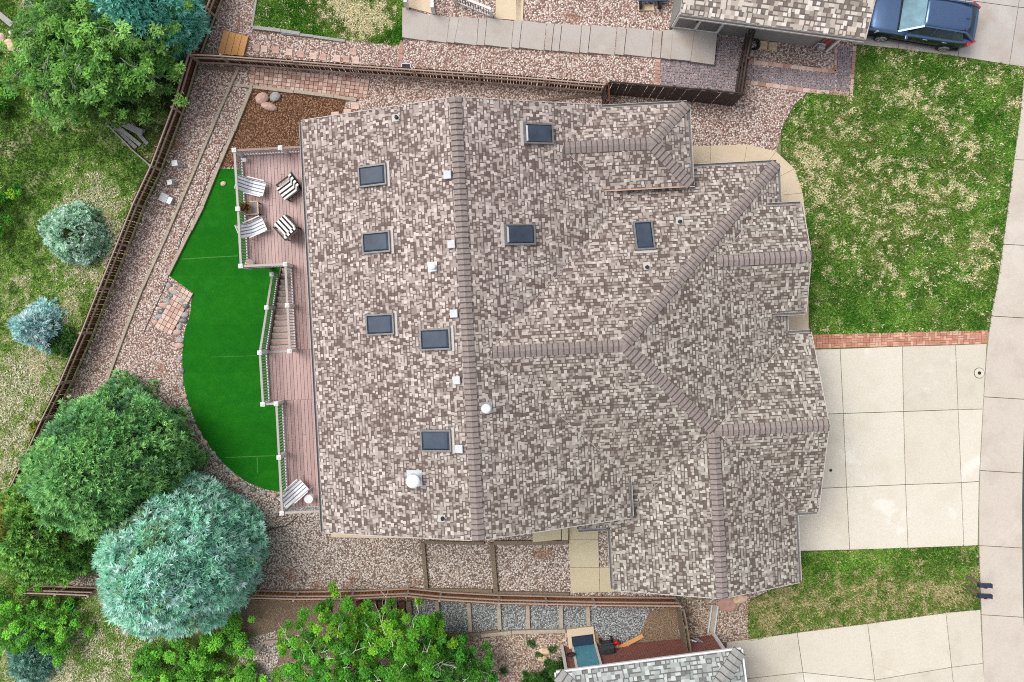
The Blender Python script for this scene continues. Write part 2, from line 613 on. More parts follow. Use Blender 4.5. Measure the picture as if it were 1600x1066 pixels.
def vnoise(x, y, scale, seed=0, octaves=3):
    tot, amp, out = 0, 1.0, np.zeros_like(x, dtype=float)
    for o in range(octaves):
        key = seed * 31 + o
        if key not in _tabs: _tabs[key] = np.random.RandomState(key).rand(256, 256)
        T = _tabs[key]
        fx, fy = x * scale, y * scale
        ix, iy = np.floor(fx).astype(int), np.floor(fy).astype(int)
        dx, dy = fx - ix, fy - iy
        dx, dy = dx * dx * (3 - 2 * dx), dy * dy * (3 - 2 * dy)
        a = T[ix % 256, iy % 256] * (1 - dx) + T[(ix + 1) % 256, iy % 256] * dx
        b = T[ix % 256, (iy + 1) % 256] * (1 - dx) + T[(ix + 1) % 256, (iy + 1) % 256] * dx
        out += amp * (a * (1 - dy) + b * dy)
        tot += amp
        amp *= .55
        scale *= 2.1
    return out / tot


def inside(poly, x, y):
    poly = np.asarray(poly)
    r = np.zeros(len(x), bool)
    j = len(poly) - 1
    for i in range(len(poly)):
        xi, yi, xj, yj = *poly[i], *poly[j]
        c = ((yi > y) != (yj > y)) & (x < (xj - xi) * (y - yi) / (yj - yi + 1e-12) + xi)
        r ^= c
        j = i
    return r


def scatter(poly, n, rng):
    poly = np.asarray(poly)
    lo, hi = poly.min(0), poly.max(0)
    area = abs(np.sum(poly[:, 0] * np.roll(poly[:, 1], -1) - np.roll(poly[:, 0], -1) * poly[:, 1])) / 2
    m = int(n * (hi - lo).prod() / max(area, 1e-6)) + 1
    p = lo + rng.rand(m, 2) * (hi - lo)
    return p[inside(poly, p[:, 0], p[:, 1])]


def quad_mesh(name, V, C, mat, parent=None):
    """V: (N,4,3) corners, C: (N,3) colours - one mesh of many small leaves."""
    N = len(V)
    me = bpy.data.meshes.new(name)
    me.vertices.add(N * 4)
    me.vertices.foreach_set('co', V.reshape(-1).astype(np.float32))
    me.loops.add(N * 4)
    me.polygons.add(N)
    me.polygons.foreach_set('loop_start', np.arange(0, N * 4, 4, dtype=np.int32))
    me.loops.foreach_set('vertex_index', np.arange(N * 4, dtype=np.int32))
    me.update(calc_edges=True)
    at = me.attributes.new('Col', 'FLOAT_COLOR', 'POINT')
    cc = np.ones((N, 4, 4), np.float32)
    cc[:, :, :3] = np.clip(C, 0, 1)[:, None, :]
    at.data.foreach_set('color', cc.reshape(-1))
    me.materials.append(mat)
    o = bpy.data.objects.new(name, me)
    COL.objects.link(o)
    if parent: o.parent = parent
    return o


def unit(v):
    return v / (np.linalg.norm(v, axis=-1, keepdims=True) + 1e-9)


def blades(base, d, length, width, rng, belly=.45):
    """Rhombic blades from base along d."""
    d = unit(d)
    side = unit(np.cross(d, np.array([0, 0, 1.0]) + .45 * rng.normal(size=d.shape)))
    L = np.asarray(length).reshape(-1, 1)
    Wd = np.asarray(width).reshape(-1, 1)
    mid = base + d * L * belly
    return np.stack([base, mid + side * Wd / 2, base + d * L, mid - side * Wd / 2], 1)


def pick(rng, pal, n, jitter=.12):
    pal = np.asarray(pal, float)
    c = pal[rng.randint(0, len(pal), n)]
    return c * (1 + jitter * rng.normal(size=(n, 1)))


def limb(mb, p, q, r0, r1, rng, seg=4, wob=.06):
    p, q = np.asarray(p, float), np.asarray(q, float)
    L = np.linalg.norm(q - p)
    pts = [p + (q - p) * t + (rng.normal(size=3) * wob * L if 0 < t < 1 else 0) for t in np.linspace(0, 1, seg + 1)]
    for i in range(seg):
        a, b = r0 + (r1 - r0) * i / seg, r0 + (r1 - r0) * (i + 1) / seg
        mb.tube(pts[i], pts[i + 1], a, b, n=6, caps=False)
    return pts


def conifer(name, label, cat, x0, y0, h, Rm, pal, ntuft, K=9, L=.30, Wd=.04, pw=2.4, seed=1, z0=None, lump=.19, group=None, up=.35, lowfrac=.04, tips=None):
    rng = np.random.RandomState(seed)
    z0 = g(x0) if z0 is None else z0
    root = empty(name, label, cat, (x0, y0, z0), 0, group)
    t = MB()
    t.tube((0, 0, -.2), (0, 0, h * .92), max(.06, h * .028), .015, 8)
    for i in range(14):
        tt = lowfrac + .85 * (i / 26)
        a = rng.rand() * 6.28
        rr = Rm * (1 - tt ** pw) ** .85 * .6
        limb(t, (0, 0, tt * h), (rr * math.cos(a), rr * math.sin(a), tt * h + .12 * rr), 0.022, .006, rng, 3, .03)
    t.build('trunk', M['bark'], root)
    # branch ends on the crown surface, area-weighted; every branch end carries a spray of short tufts
    nb, mt = max(60, ntuft // 3), 7
    tt = lowfrac + (1 - lowfrac) * rng.rand(nb * 3) ** 1.2
    prof = (1 - tt ** pw) ** .85
    keep = rng.rand(nb * 3) < prof * .92 + .08
    tt = tt[keep][:nb]
    nb = len(tt)
    prof = (1 - tt ** pw) ** .85
    a = rng.rand(nb) * 2 * np.pi
    lmp = 1 + lump * (2 * vnoise(a * Rm * .9 + 7, tt * h, 1.15, seed, 2) - 1) * 1.6
    deep = np.where(rng.rand(nb) < .40, .60 + .32 * rng.rand(nb), .95 + .10 * rng.rand(nb))
    r = Rm * prof * lmp * deep
    c = np.stack([r * np.cos(a), r * np.sin(a), tt * h + .05 * rng.normal(size=nb)], 1)
    out = np.stack([np.cos(a), np.sin(a), np.full(nb, up)], 1)
    slope = np.clip(tt, 0, 1)[:, None]
    ax = unit(out * (1 - .75 * slope) + np.array([0, 0, 1.0]) * (.30 + 1.1 * slope))
    e1 = unit(np.cross(ax, np.array([0.01, .02, 1.0])))
    e2 = np.cross(ax, e1)
    s0 = L * 1.0
    ci = np.repeat(np.arange(nb), mt)
    k = np.tile(np.arange(mt), nb)
    back = np.where(k == 0, .25, -.10 - .75 * rng.rand(nb * mt)) * s0
    lat = np.where(k == 0, 0.0, .35 + .55 * rng.rand(nb * mt)) * s0
    th = rng.rand(nb * mt) * 6.283
    tc = c[ci] + ax[ci] * back[:, None] + e1[ci] * (lat * np.cos(th))[:, None] + e2[ci] * (lat * np.sin(th))[:, None]
    tax = unit(ax[ci] + .75 * (e1[ci] * np.cos(th)[:, None] + e2[ci] * np.sin(th)[:, None]) * (k > 0)[:, None])
    n = nb * mt
    cb = np.repeat(tc, K, 0)
    axb = np.repeat(tax, K, 0)
    d = unit(axb + unit(rng.normal(size=(n * K, 3))) * .80)
    cbr = pick(rng, pal, nb, .08)
    if tips is not None:
        sel = vnoise(a * Rm + 3, tt * h, .7, seed + 4, 2) > .68
        cbr[sel] = np.asarray(tips) * (1 + .1 * rng.normal(size=(sel.sum(), 1)))
    col = np.repeat(cbr[ci] * (1 + .13 * rng.normal(size=(n, 1))), K, 0) * (1 + .10 * rng.normal(size=(n * K, 1)))
    LL = L * (.5 + .4 * rng.rand(n * K))
    V = blades(cb - axb * L * .12, d, LL, Wd * (.7 + .5 * rng.rand(n * K)), rng, .4)
    quad_mesh('crown', V, col, M['needle'], root)
    return root


def leafy(name, label, cat, x0, y0, h, Rm, pal, nleaf, size=.10, nlimb=7, bark='bark', seed=1, z0=None, clump=.5, group=None, base=.15, flat=.75, limb_r=.05, lean=(0, 0), nclump=None, wf=.62, cj=.1, twigs=0):
    """Broad-leaved tree or bush: stems and limbs, leaves in clumps round the twig ends."""
    rng = np.random.RandomState(seed)
    z0 = g(x0) if z0 is None else z0
    root = empty(name, label, cat, (x0, y0, z0), 0, group)
    t = MB()
    tips = []
    top = np.array([lean[0], lean[1], h * .45])
    limb(t, (0, 0, -.15), top, limb_r * 1.6, limb_r, rng, 4, .03)
    for i in range(nlimb):
        a = 2 * math.pi * (i + .6 * rng.rand()) / nlimb
        rr = Rm * (.45 + .45 * rng.rand())
        zz = h * (.55 + .42 * rng.rand()) * (1 - .25 * (rr / Rm) ** 2)
        st = top * (.25 + .75 * rng.rand())
        e = np.array([rr * math.cos(a) + lean[0], rr * math.sin(a) + lean[1], zz])
        pts = limb(t, st, e, limb_r * .75, limb_r * .25, rng, 5, .05)
        tips.append(e)
        for k in range(4):
            s0 = pts[2 + k % 3]
            e2 = s0 + (e - st) * .35 * rng.rand() + rng.normal(size=3) * np.array([.35, .35, .2]) * Rm * .55
            e2[2] = min(max(e2[2], h * .2), h)
            limb(t, s0, e2, limb_r * .35, limb_r * .12, rng, 3, .06)
            tips.append(e2)
    for i in range(twigs):
        a, rr = rng.rand() * 6.28, Rm * (.25 + .55 * rng.rand())
        q0 = np.array([rr * math.cos(a), rr * math.sin(a), 0])
        q1 = q0 * (1.25 + .3 * rng.rand()) + rng.normal(size=3) * .25
        hz = lambda q_: h * (base + (1 - base) * math.sqrt(max(.05, 1 - (math.hypot(q_[0], q_[1]) / (Rm * 1.2)) ** 2)) * .96)
        q0[2], q1[2] = hz(q0), hz(q1) + .05
        q0[:2] += np.array(lean) * q0[2] / h
        q1[:2] += np.array(lean) * q1[2] / h
        pts = limb(t, q0, q1, limb_r * .36, limb_r * .16, rng, 4, .06)
        for k in (1, 2, 3):
            limb(t, pts[k], pts[k] + (q1 - q0) * .4 + rng.normal(size=3) * .14, limb_r * .2, limb_r * .1, rng, 2, .05)
    t.build('trunk', M[bark], root)
    nc = nclump or int(26 * Rm * Rm) + 10
    cc = []
    while len(cc) < nc:
        if rng.rand() < .45 and tips:
            p = tips[rng.randint(len(tips))] + rng.normal(size=3) * .18 * Rm
        else:
            a, rr = rng.rand() * 6.28, Rm * math.sqrt(rng.rand())
            edge = 1 + .16 * math.sin(3 * a + seed) + .1 * math.sin(7 * a + 2 * seed)
            rr *= edge
            q = rr / (Rm * 1.2)
            zz = h * (base + (1 - base) * math.sqrt(max(0, 1 - q * q)) * (.55 + .45 * rng.rand()))
            p = np.array([rr * math.cos(a) + lean[0] * zz / h, rr * math.sin(a) + lean[1] * zz / h, zz])
        if p[2] > .1: cc.append(p)
    cc = np.array(cc)
    per = max(4, nleaf // nc)
    n = nc * per
    cb = np.repeat(cc, per, 0)
    rad = np.repeat(clump * (.5 + .8 * rng.rand(nc)), per)[:, None] * .5
    p = cb + unit(rng.normal(size=(n, 3))) * rad * rng.rand(n, 1) ** .4 * np.array([1, 1, flat])
    d = unit(rng.normal(size=(n, 3)) * np.array([1, 1, .55]) + (p - cb) * 1.2)
    col = np.repeat(pick(rng, pal, nc, cj), per, 0) * (1 + .14 * rng.normal(size=(n, 1)))
    V = blades(p, d, size * (.7 + .6 * rng.rand(n)), size * wf * (.7 + .6 * rng.rand(n)), rng, .5)
    V[:, :, 2] = np.maximum(V[:, :, 2], .02)
    quad_mesh('crown', V, col, M['leaf'], root)
    return root


# ------------------------------------------------------------------ ground sheets and slabs
def spline(pts, k=6):
    out = []
    n = len(pts)
    for i in range(n - 1):
        p0, p1, p2, p3 = pts[max(i - 1, 0)], pts[i], pts[i + 1], pts[min(i + 2, n - 1)]
        for j in range(k):
            t = j / k
            out.append(tuple(.5 * (2 * b + (c - a) * t + (2 * a - 5 * b + 4 * c - d) * t * t + (3 * b - a - 3 * c + d) * t ** 3)
                             for a, b, c, d in zip(p0, p1, p2, p3)))
    return out + [tuple(pts[-1])]


def W2(pts):
    return [tuple(G(*p)[:2]) for p in pts]


BREAKS = [float(x) for x in _gx if abs(x) < 45]


def sheet(name, px, level, mat, kind='structure', world=False, label=None, cat=None):
    pts = px if world else W2(px)
    bm = bmesh.new()
    bm.faces.new([bm.verts.new((x, y, 0)) for x, y in pts])
    for b in BREAKS:
        bmesh.ops.bisect_plane(bm, geom=bm.verts[:] + bm.edges[:] + bm.faces[:], dist=1e-5, plane_co=(b, 0, 0), plane_no=(1, 0, 0))
    bmesh.ops.triangulate(bm, faces=bm.faces[:])
    bm.normal_update()
    for v in bm.verts: v.co.z = g(v.co.x) + .005 * level
    for f in bm.faces:
        if f.normal.z < 0: f.normal_flip()
    me = bpy.data.meshes.new(name)
    bm.to_mesh(me)
    bm.free()
    me.materials.append(mat)
    o = bpy.data.objects.new(name, me)
    COL.objects.link(o)
    tag(o, label, cat, None, kind)
    return o


def inset(pts, d):
    c = np.mean(pts, 0)
    out = []
    n = len(pts)
    ar = sum(pts[i][0] * pts[(i + 1) % n][1] - pts[(i + 1) % n][0] * pts[i][1] for i in range(n))
    sg = 1 if ar > 0 else -1
    for i in range(n):
        a, b, c_ = Vector(pts[i - 1]), Vector(pts[i]), Vector(pts[(i + 1) % n])
        e1, e2 = (b - a).normalized(), (c_ - b).normalized()
        n1, n2 = Vector((-e1.y, e1.x)) * sg, Vector((-e2.y, e2.x)) * sg
        k = (n1 + n2)
        k = k / max(.3, k.length_squared) * 2
        out.append(tuple(b + k * d))
    return out


def slabs(name, polys, mat, gap=.015, h=.03, flat=False, kind='structure', world=False, label=None, cat=None, mats=None):
    mb = MB()
    rng = random.Random(len(polys))
    for q in polys:
        pts = q if world else W2(q)
        pts = inset(pts, gap)
        mi = 0 if not mats else rng.randrange(len(mats))
        if flat:
            zc = g(sum(p[0] for p in pts) / len(pts)) + h
            mb.prism(pts, lambda x, y: g(x) - .25, zc, mi)
        else:
            mb.prism(pts, lambda x, y: g(x) - .05, lambda x, y: g(x) + h, mi)
    o = mb.build(name, mats or mat)
    tag(o, label, cat, None, kind)
    return o


def lerp2(q, u, v):
    (ax, ay), (bx, by), (cx, cy), (dx, dy) = q
    return ((ax * (1 - u) + bx * u) * (1 - v) + (dx * (1 - u) + cx * u) * v, (ay * (1 - u) + by * u) * (1 - v) + (dy * (1 - u) + cy * u) * v)


def paver_cells(q, nu, nv, basket=False):
    out = []
    for i in range(nu):
        for j in range(nv):
            if not basket:
                off = 0
                out.append([lerp2(q, i / nu, j / nv), lerp2(q, (i + 1) / nu, j / nv), lerp2(q, (i + 1) / nu, (j + 1) / nv), lerp2(q, i / nu, (j + 1) / nv)])
            else:
                for k in range(2):
                    if (i + j) % 2:
                        a, b, c, d = i + k * .5, i + k * .5 + .5, j, j + 1
                    else:
                        a, b, c, d = i, i + 1, j + k * .5, j + k * .5 + .5
                    out.append([lerp2(q, a / nu, c / nv), lerp2(q, b / nu, c / nv), lerp2(q, b / nu, d / nv), lerp2(q, a / nu, d / nv)])
    return out


# ================================================================== SETTING
# base ground to the horizon
xs = [-200] + BREAKS + [200]
mb = MB()
for a, b in zip(xs, xs[1:]):
    mb.poly([(a, -200, g(a)), (b, -200, g(b)), (b, 200, g(b)), (a, 200, g(a))])
tag(mb.build('ground', M['wild'], merge=True), kind='structure')

WF = [(366, -40), (312, 99), (288, 180), (255, 268), (228, 325), (204, 385), (177, 452), (150, 520), (117, 596), (90, 650), (58, 720), (20, 800)]
lot = [(366, -40), (1420, -40), (1400, 40), (1338, 150), (1270, 146), (1225, 190), (1212, 240), (1262, 262), (1262, 600), (1250, 905), (1172, 935), (1060, 936), (925, 933), (780, 929),
       (640, 921), (402, 923), (150, 921), (60, 918), (10, 880)] + WF[::-1][:-1]
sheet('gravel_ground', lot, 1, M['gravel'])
sheet('dirt_ground', [(402, 919), (1058, 930), (1066, 1002), (1110, 992), (1142, 1008), (1120, 1060), (860, 1110), (470, 1110), (402, 1010)], .6, M['dirt'])
sheet('dirt_ground', [(300, 935), (470, 932), (560, 934), (620, 940), (560, 990), (430, 1010), (400, 990), (330, 1000), (270, 985)], 2, M['dirt'])
sheet('dirt_ground', [(205, 195), (262, 140), (300, 95), (305, 60), (295, 120), (262, 190), (248, 250), (235, 235)], 2, M['dirt'])
sheet('grey_gravel_ground', [(560, 936), (780, 940), (930, 944), (1052, 947), (1064, 1000), (960, 1016), (930, 984), (886, 982), (720, 990), (640, 985)], 2, M['grey_gravel'])
sheet('tan_gravel_ground', [(720, 990), (886, 983), (890, 1010), (884, 1050), (860, 1100), (640, 1100), (700, 1030)], 2, M['tan_gravel'])
sheet('tan_gravel_ground', [(1057, 938), (1172, 934), (1170, 1000), (1136, 1006), (1110, 994), (1064, 1000)], 2, M['tan_gravel'])
sheet('dirt_ground', [(1015, 955), (1054, 948), (1062, 1000), (990, 1012)], 3, M['dirt'])
sheet('gravel_ground', [(380, 1000), (430, 985), (440, 1015), (420, 1080), (360, 1080)], 3, M['gravel'])

TURF_W = spline([(342, 264), (300, 355), (264, 431)], 4) + [(302, 458)] + spline([(299, 472), (297, 492), (288, 522), (285, 560), (288, 602), (298, 640), (318, 683), (346, 720), (378, 748), (410, 763), (442, 769)], 5)
turf = TURF_W + [(480, 769), (470, 262)]
sheet('artificial_lawn', turf, 3, M['turf'])
for a, b, w in (((285, 405), (372, 400), 1.0), ((292, 638), (300, 637), .8), ((352, 715), (430, 712), 1.0), ((402, 713), (403, 740), 1.0), ((330, 558), (402, 556), .5)):
    n_ = Vector((-(b[1] - a[1]), b[0] - a[0])).normalized() * w * .7
    sheet('turf_seam', [(a[0] - n_.x, a[1] - n_.y), (b[0] - n_.x, b[1] - n_.y), (b[0] + n_.x, b[1] + n_.y), (a[0] + n_.x, a[1] + n_.y)], 4, M['seam'])
sheet('mulch_bed', [(398, 138), (522, 153), (540, 158), (536, 180), (490, 186), (490, 250), (470, 262), (344, 262), (368, 200)], 3, M['mulch'])
front_lawn = [(1340, 72), (1400, 76), (1600, 105), (1640, 112), (1598, 150), (1581, 270), (1560, 430), (1543, 517), (1268, 523), (1263, 480), (1259, 345), (1254, 302), (1241, 264), (1222, 243), (1222, 205), (1240, 168), (1266, 142), (1329, 149), (1336, 105)]
sheet('lawn_edge_soil', inset(W2(front_lawn), -.05), 1.4, M['soil'], world=True)
sheet('front_lawn', front_lawn, 2, M['lawn'])
side_lawn = [(1240, 863), (1527, 853), (1530, 951), (1480, 956), (1360, 972), (1250, 985), (1170, 1000), (1168, 942), (1240, 905)]
sheet('lawn_edge_soil', inset(W2(side_lawn), -.05), 1.4, M['soil'], world=True)
sheet('side_lawn', side_lawn, 2, M['lawn'])
back_lawn = [(402, -40), (632, -40), (632, 20), (630, 62), (622, 70), (585, 67), (540, 62), (395, 44)]
sheet('neighbour_lawn', back_lawn, 2, M['lawn'])

# driveway in cast panels
rows = [[(1235, 547), (1312, 545), (1409, 541), (1492, 539), (1541, 537)], [(1235, 649), (1317, 646), (1411, 643), (1496, 640), (1535, 639)],
        [(1235, 765), (1322, 761), (1414, 757), (1501, 754), (1529, 752)], [(1240, 861), (1327, 859), (1418, 856), (1505, 853), (1527, 852)]]
dq = [[rows[r][c], rows[r][c + 1], rows[r + 1][c + 1], rows[r + 1][c]] for r in range(3) for c in range(4)]
slabs('driveway', dq, None, .014, .05, mats=[M['concrete'], M['concrete2'], M['concrete3']])
jr = [(1135, 1003), (1245, 988), (1355, 974), (1477, 957), (1531, 952)]
jr2 = [(1130, 1064), (1254, 1050), (1366, 1062), (1486, 1042), (1535, 1036)]
jr3 = [(1130, 1120), (1262, 1105), (1374, 1110), (1492, 1100), (1540, 1095)]
slabs('neighbour_driveway', [[A[i], A[i + 1], B[i + 1], B[i]] for A, B in ((jr, jr2), (jr2, jr3)) for i in range(4)], None, .013, .05, mats=[M['concrete3'], M['concrete'], M['concrete2']])
nr = [(1330, 69), (1403, 77), (1496, 89), (1576, 102), (1650, 112)]
nr2 = [(1342, -6), (1411, -4), (1508, 1), (1590, 12), (1665, 20)]
nr3 = [(1350, -60), (1418, -58), (1515, -54), (1598, -48), (1675, -40)]
slabs('neighbour_driveway', [[A[i], A[i + 1], B[i + 1], B[i]] for A, B in ((nr, nr2), (nr2, nr3)) for i in range(4)], M['grey_concrete'], .013, .05)

Ls = np.array([(-60, 1625), (109, 1600), (150, 1597), (270, 1581), (430, 1560), (517, 1543), (600, 1537), (760, 1528.5), (860, 1528.5), (950, 1532), (1120, 1538)], float)
Rs = np.array([(-60, 1790), (300, 1665), (500, 1614), (640, 1600), (760, 1596), (940, 1597), (1120, 1608)], float)
lx = lambda y: float(np.interp(y, Ls[:, 0], Ls[:, 1]))
rx = lambda y: float(np.interp(y, Rs[:, 0], Rs[:, 1]))
ys = [-60, 110, 250, 382, 494, 620, 735, 852, 960, 1120]
pv = []
for a, b in zip(ys, ys[1:]):
    m_ = (a + b) / 2
    pv.append([(lx(a), a), (rx(a), a + 4), (rx(m_), m_), (rx(b), b + 4), (lx(b), b), (lx(m_), m_)])
slabs('pavement', pv, M['walk_concrete'], .014, .055)
sheet('street', [(rx(y) + 1, y) for y in range(-60, 1121, 60)] + [(2400, 1120), (2400, -60)], 1, M['asphalt'])

# entry walk curving round the porch
outer = [(1075, 229), (1110, 228), (1167, 226), (1212, 237), (1241, 264), (1254, 302), (1259, 345), (1262, 420), (1263, 486), (1263, 521)]
inner = [(1075, 268), (1110, 268), (1160, 268), (1185, 272), (1203, 284), (1214, 306), (1220, 345), (1222, 420), (1222, 486), (1222, 521)]
slabs('entry_walk', [[outer[i], outer[i + 1], inner[i + 1], inner[i]] for i in range(len(outer) - 1)], M['tan_concrete'], .006, .05)
q = [(1266, 523), (1543, 516), (1541, 537), (1266, 545)]
slabs('brick_strip', paver_cells(q, 30, 3, True), None, .006, .045, mats=[M['paver_red'], M['paver_red2'], M['paver_red']])

# paved ways north of the house
q = [(393, 105), (578, 125), (573, 154), (390, 136)]
slabs('paver_path', paver_cells(q, 26, 5), None, .013, .05, mats=[M['paver_pink'], M['paver_pink2'], M['paver_pink3'], M['paver_pink']])
q1 = [(1033, 95), (1156, 104), (1146, 148), (1032, 136)]
q2 = [(1114, 57), (1157, 61), (1155, 104), (1108, 101)]
slabs('paver_patio', paver_cells(q1, 16, 5, True) + paver_cells(q2, 6, 6, True), None, .017, .03, mats=[M['paver_dark'], M['paver_dark2'], M['paver_dark']])
slabs('paver_edging', paver_cells([(1024, 92), (1032, 93), (1031, 136), (1023, 133)], 1, 7), None, .008, .045, mats=[M['paver_pink3'], M['paver_pink']])
q3 = [(1163, 101), (1306, 117), (1304, 144), (1161, 124)]
q4 = [(1309, 74), (1331, 73), (1326, 143), (1307, 142)]
slabs('paver_walk', paver_cells(q3, 19, 3, True) + paver_cells(q4, 3, 9, True), None, .017, .03, mats=[M['paver_dark'], M['paver_dark2'], M['paver_dark']])
edg = paver_cells([(1166, 93), (1306, 110), (1306, 116), (1164, 100)], 12, 1) + paver_cells([(1161, 125), (1266, 139), (1265, 146), (1160, 131)], 9, 1) + paver_cells(
    [(1265, 139), (1326, 145), (1326, 151), (1264, 146)], 6, 1) + paver_cells([(1332, 72), (1338, 73), (1332, 150), (1327, 150)], 1, 9) + paver_cells([(1303, 76), (1308, 75), (1307, 112), (1303, 112)], 1, 4)
slabs('paver_edging', edg, None, .007, .045, mats=[M['paver_pink'], M['paver_pink3'], M['paver_pink2']])

# stepped concrete path of the neighbour
topl = [(629, 14), (672, 24), (703, 27), (718, 28), (748, 29), (761, 30), (803, 33), (816, 34), (854, 37), (866, 38), (878, 39), (909, 40), (923, 41), (964, 43), (979, 45), (1021, 48), (1034, 50)]
botl = [(629, 61), (667, 65), (698, 68), (710, 69), (745, 72), (757, 73), (799, 76), (811, 77), (850, 80), (861, 81), (873, 82), (905, 84), (918, 85), (960, 87), (974, 88), (1017, 91), (1031, 93)]
slabs('stepped_path', [[topl[i], topl[i + 1], botl[i + 1], botl[i]] for i in range(len(topl) - 1)], M['grey_concrete'], .013, .12, flat=True)
slabs('side_walk', [[(775, -40), (816, -40), (814, 33), (774, 30)], [(806, -40), (820, -40), (817, 34), (806, 33)], [(640, -40), (675, -40), (675, 22), (636, 12)]], M['tan_concrete'], .006, .06)
slabs('door_landing', [[(1035, 50), (1050, 50), (1046, 96), (1031, 93)], [(1050, 46), (1084, 49), (1077, 98), (1046, 95)], [(1084, 48), (1119, 51), (1114, 104), (1077, 99)]], M['grey_concrete'], .006, .22)
slabs('side_path', [[(886, 812), (935, 812), (935, 843), (888, 843)], [(888, 843), (935, 843), (936, 886), (890, 886)], [(890, 886), (936, 886), (937, 925), (892, 926)], [(936, 886), (960, 886), (960, 925), (937, 925)]],
      M['olive_concrete'], .008, .06)
slabs('house_ledge', [[(518, 826), (660, 830), (660, 841), (518, 839)]], M['tan_concrete'], .005, .10)
slabs('house_ledge', [[(832, 826), (876, 824), (876, 841), (832, 845)], [(877, 820), (887, 820), (887, 842), (877, 842)]], M['olive_concrete'], .005, .25)

# ================================================================== THE HOUSE
HR = R(3.0)                                 # the house stands turned three degrees
ch, sh_ = math.cos(HR), math.sin(HR)
KP = .37                                    # roof pitch


def uv_of(p):
    return (p.x * ch + p.y * sh_, -p.x * sh_ + p.y * ch)


def HP(px, py, z):
    p = P(px, py, z)
    return Vector((*uv_of(p), z))


def HG(px, py, dz=0.0):
    p = G(px, py, dz)
    return Vector((*uv_of(p), p.z))


def gh(u, v):
    return g(u * ch - v * sh_)


zMW = lambda u, v: 7.93 + KP * (u + 1.37)
zME = lambda u, v: 7.93 - KP * (u + 1.37)
zBN = lambda u, v: 7.68 - KP * (v + 1.13)
zBS = lambda u, v: 7.68 + KP * (v + 1.13)
zE = lambda u, v: 7.68 - KP * (u - 4.15)
zRW = lambda u, v: 6.4405 - KP * (7.5 - u)
zGN = lambda u, v: 6.42 - KP * (v + 4.53)
zGS = lambda u, v: 6.42 + KP * (v + 4.53)
zFN = lambda u, v: 6.26 - KP * (v - 1.78)
zFS = lambda u, v: 6.26 + KP * (v - 1.78)
zWN = lambda u, v: 6.52 - KP * (v - 6.25)
zWS = lambda u, v: 6.52 + KP * (v - 6.25)
zWE = lambda u, v: 6.52 - KP * (u - 5.72)


def slope(mb, pts, zf, along, thick=.11):
    """One roof slope as a solid; UV runs along the eave and up the slope in metres."""
    ar = sum(pts[i][0] * pts[(i + 1) % len(pts)][1] - pts[(i + 1) % len(pts)][0] * pts[i][1] for i in range(len(pts)))
    if ar < 0: pts = pts[::-1]
    top = [(u, v, zf(u, v)) for u, v in pts]
    low = [(u, v, z - thick) for u, v, z in top]
    if along == 'v': uv = [(v + 50, z / .347) for u, v, z in top]
    else: uv = [(u + 50, z / .347) for u, v, z in top]
    mb.poly(top, 0, uv)
    mb.poly(low[::-1], 1)
    n = len(pts)
    for i in range(n):
        j = (i + 1) % n
        mb.poly([low[i], low[j], top[j], top[i]], 1)


house = empty('house', 'large house with many gables, mottled brown shingle roof, skylights and box vents', 'house', (0, 0, 0), HR)
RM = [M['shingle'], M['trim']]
mb = MB()
slope(mb, [(-7.34, -7.71), (-1.37, -7.71), (-1.37, 7.93), (-7.34, 7.97)], zMW, 'v')
slope(mb, [(-1.37, -7.71), (4.35, -7.73), (4.35, 2.5), (5.3, 2.5), (5.3, 5.2), (4.0, 5.2), (4.0, 7.90), (-1.37, 7.93)], zME, 'v')
main_roof = mb.build('roof', RM, house)
mb = MB()
slope(mb, [(-1.0, -1.13), (4.15, -1.13), (10.8, 5.52), (4.0, 5.52), (-1.0, .5)], zBN, 'u')
slope(mb, [(4.15, -1.13), (7.5, -4.48), (7.5, -10.74), (10.8, -10.72), (10.8, 5.52)], zE, 'v')
slope(mb, [(-1.0, -1.13), (4.15, -1.13), (7.5, -4.48), (3.70, -8.28), (2.35, -8.28), (2.35, -5), (-1, -2)], zBS, 'u')
slope(mb, [(7.5, -4.48), (7.5, -10.74), (3.65, -10.72), (3.65, -8.28)], zRW, 'v')
hip_roof = mb.build('roof', RM, house)
mb = MB()
slope(mb, [(7.5, -4.53), (11.79, -4.53), (11.79, -1.11), (10.2, -1.11), (7.5, -3.8)], zGN, 'u')
slope(mb, [(7.5, -4.53), (11.79, -4.53), (11.72, -8.06), (10.2, -8.06), (7.5, -5.4)], zGS, 'u')
garage_roof = mb.build('roof', RM, house)
mb = MB()
slope(mb, [(7.9, 1.78), (11.52, 1.78), (11.57, 3.83), (9.9, 3.83)], zFN, 'u')
slope(mb, [(7.9, 1.78), (11.52, 1.78), (11.50, -.28), (9.9, -.28)], zFS, 'u')
porch_roof = mb.build('roof', RM, house)
mb = MB()
slope(mb, [(2.3, 6.25), (5.72, 6.25), (7.27, 7.80), (3.8, 7.80)], zWN, 'u')
slope(mb, [(2.3, 6.25), (5.72, 6.25), (7.27, 4.70), (3.8, 4.70)], zWS, 'u')
slope(mb, [(5.72, 6.25), (7.27, 7.80), (7.27, 4.70)], zWE, 'v')
wing_roof = mb.build('roof', RM, house)


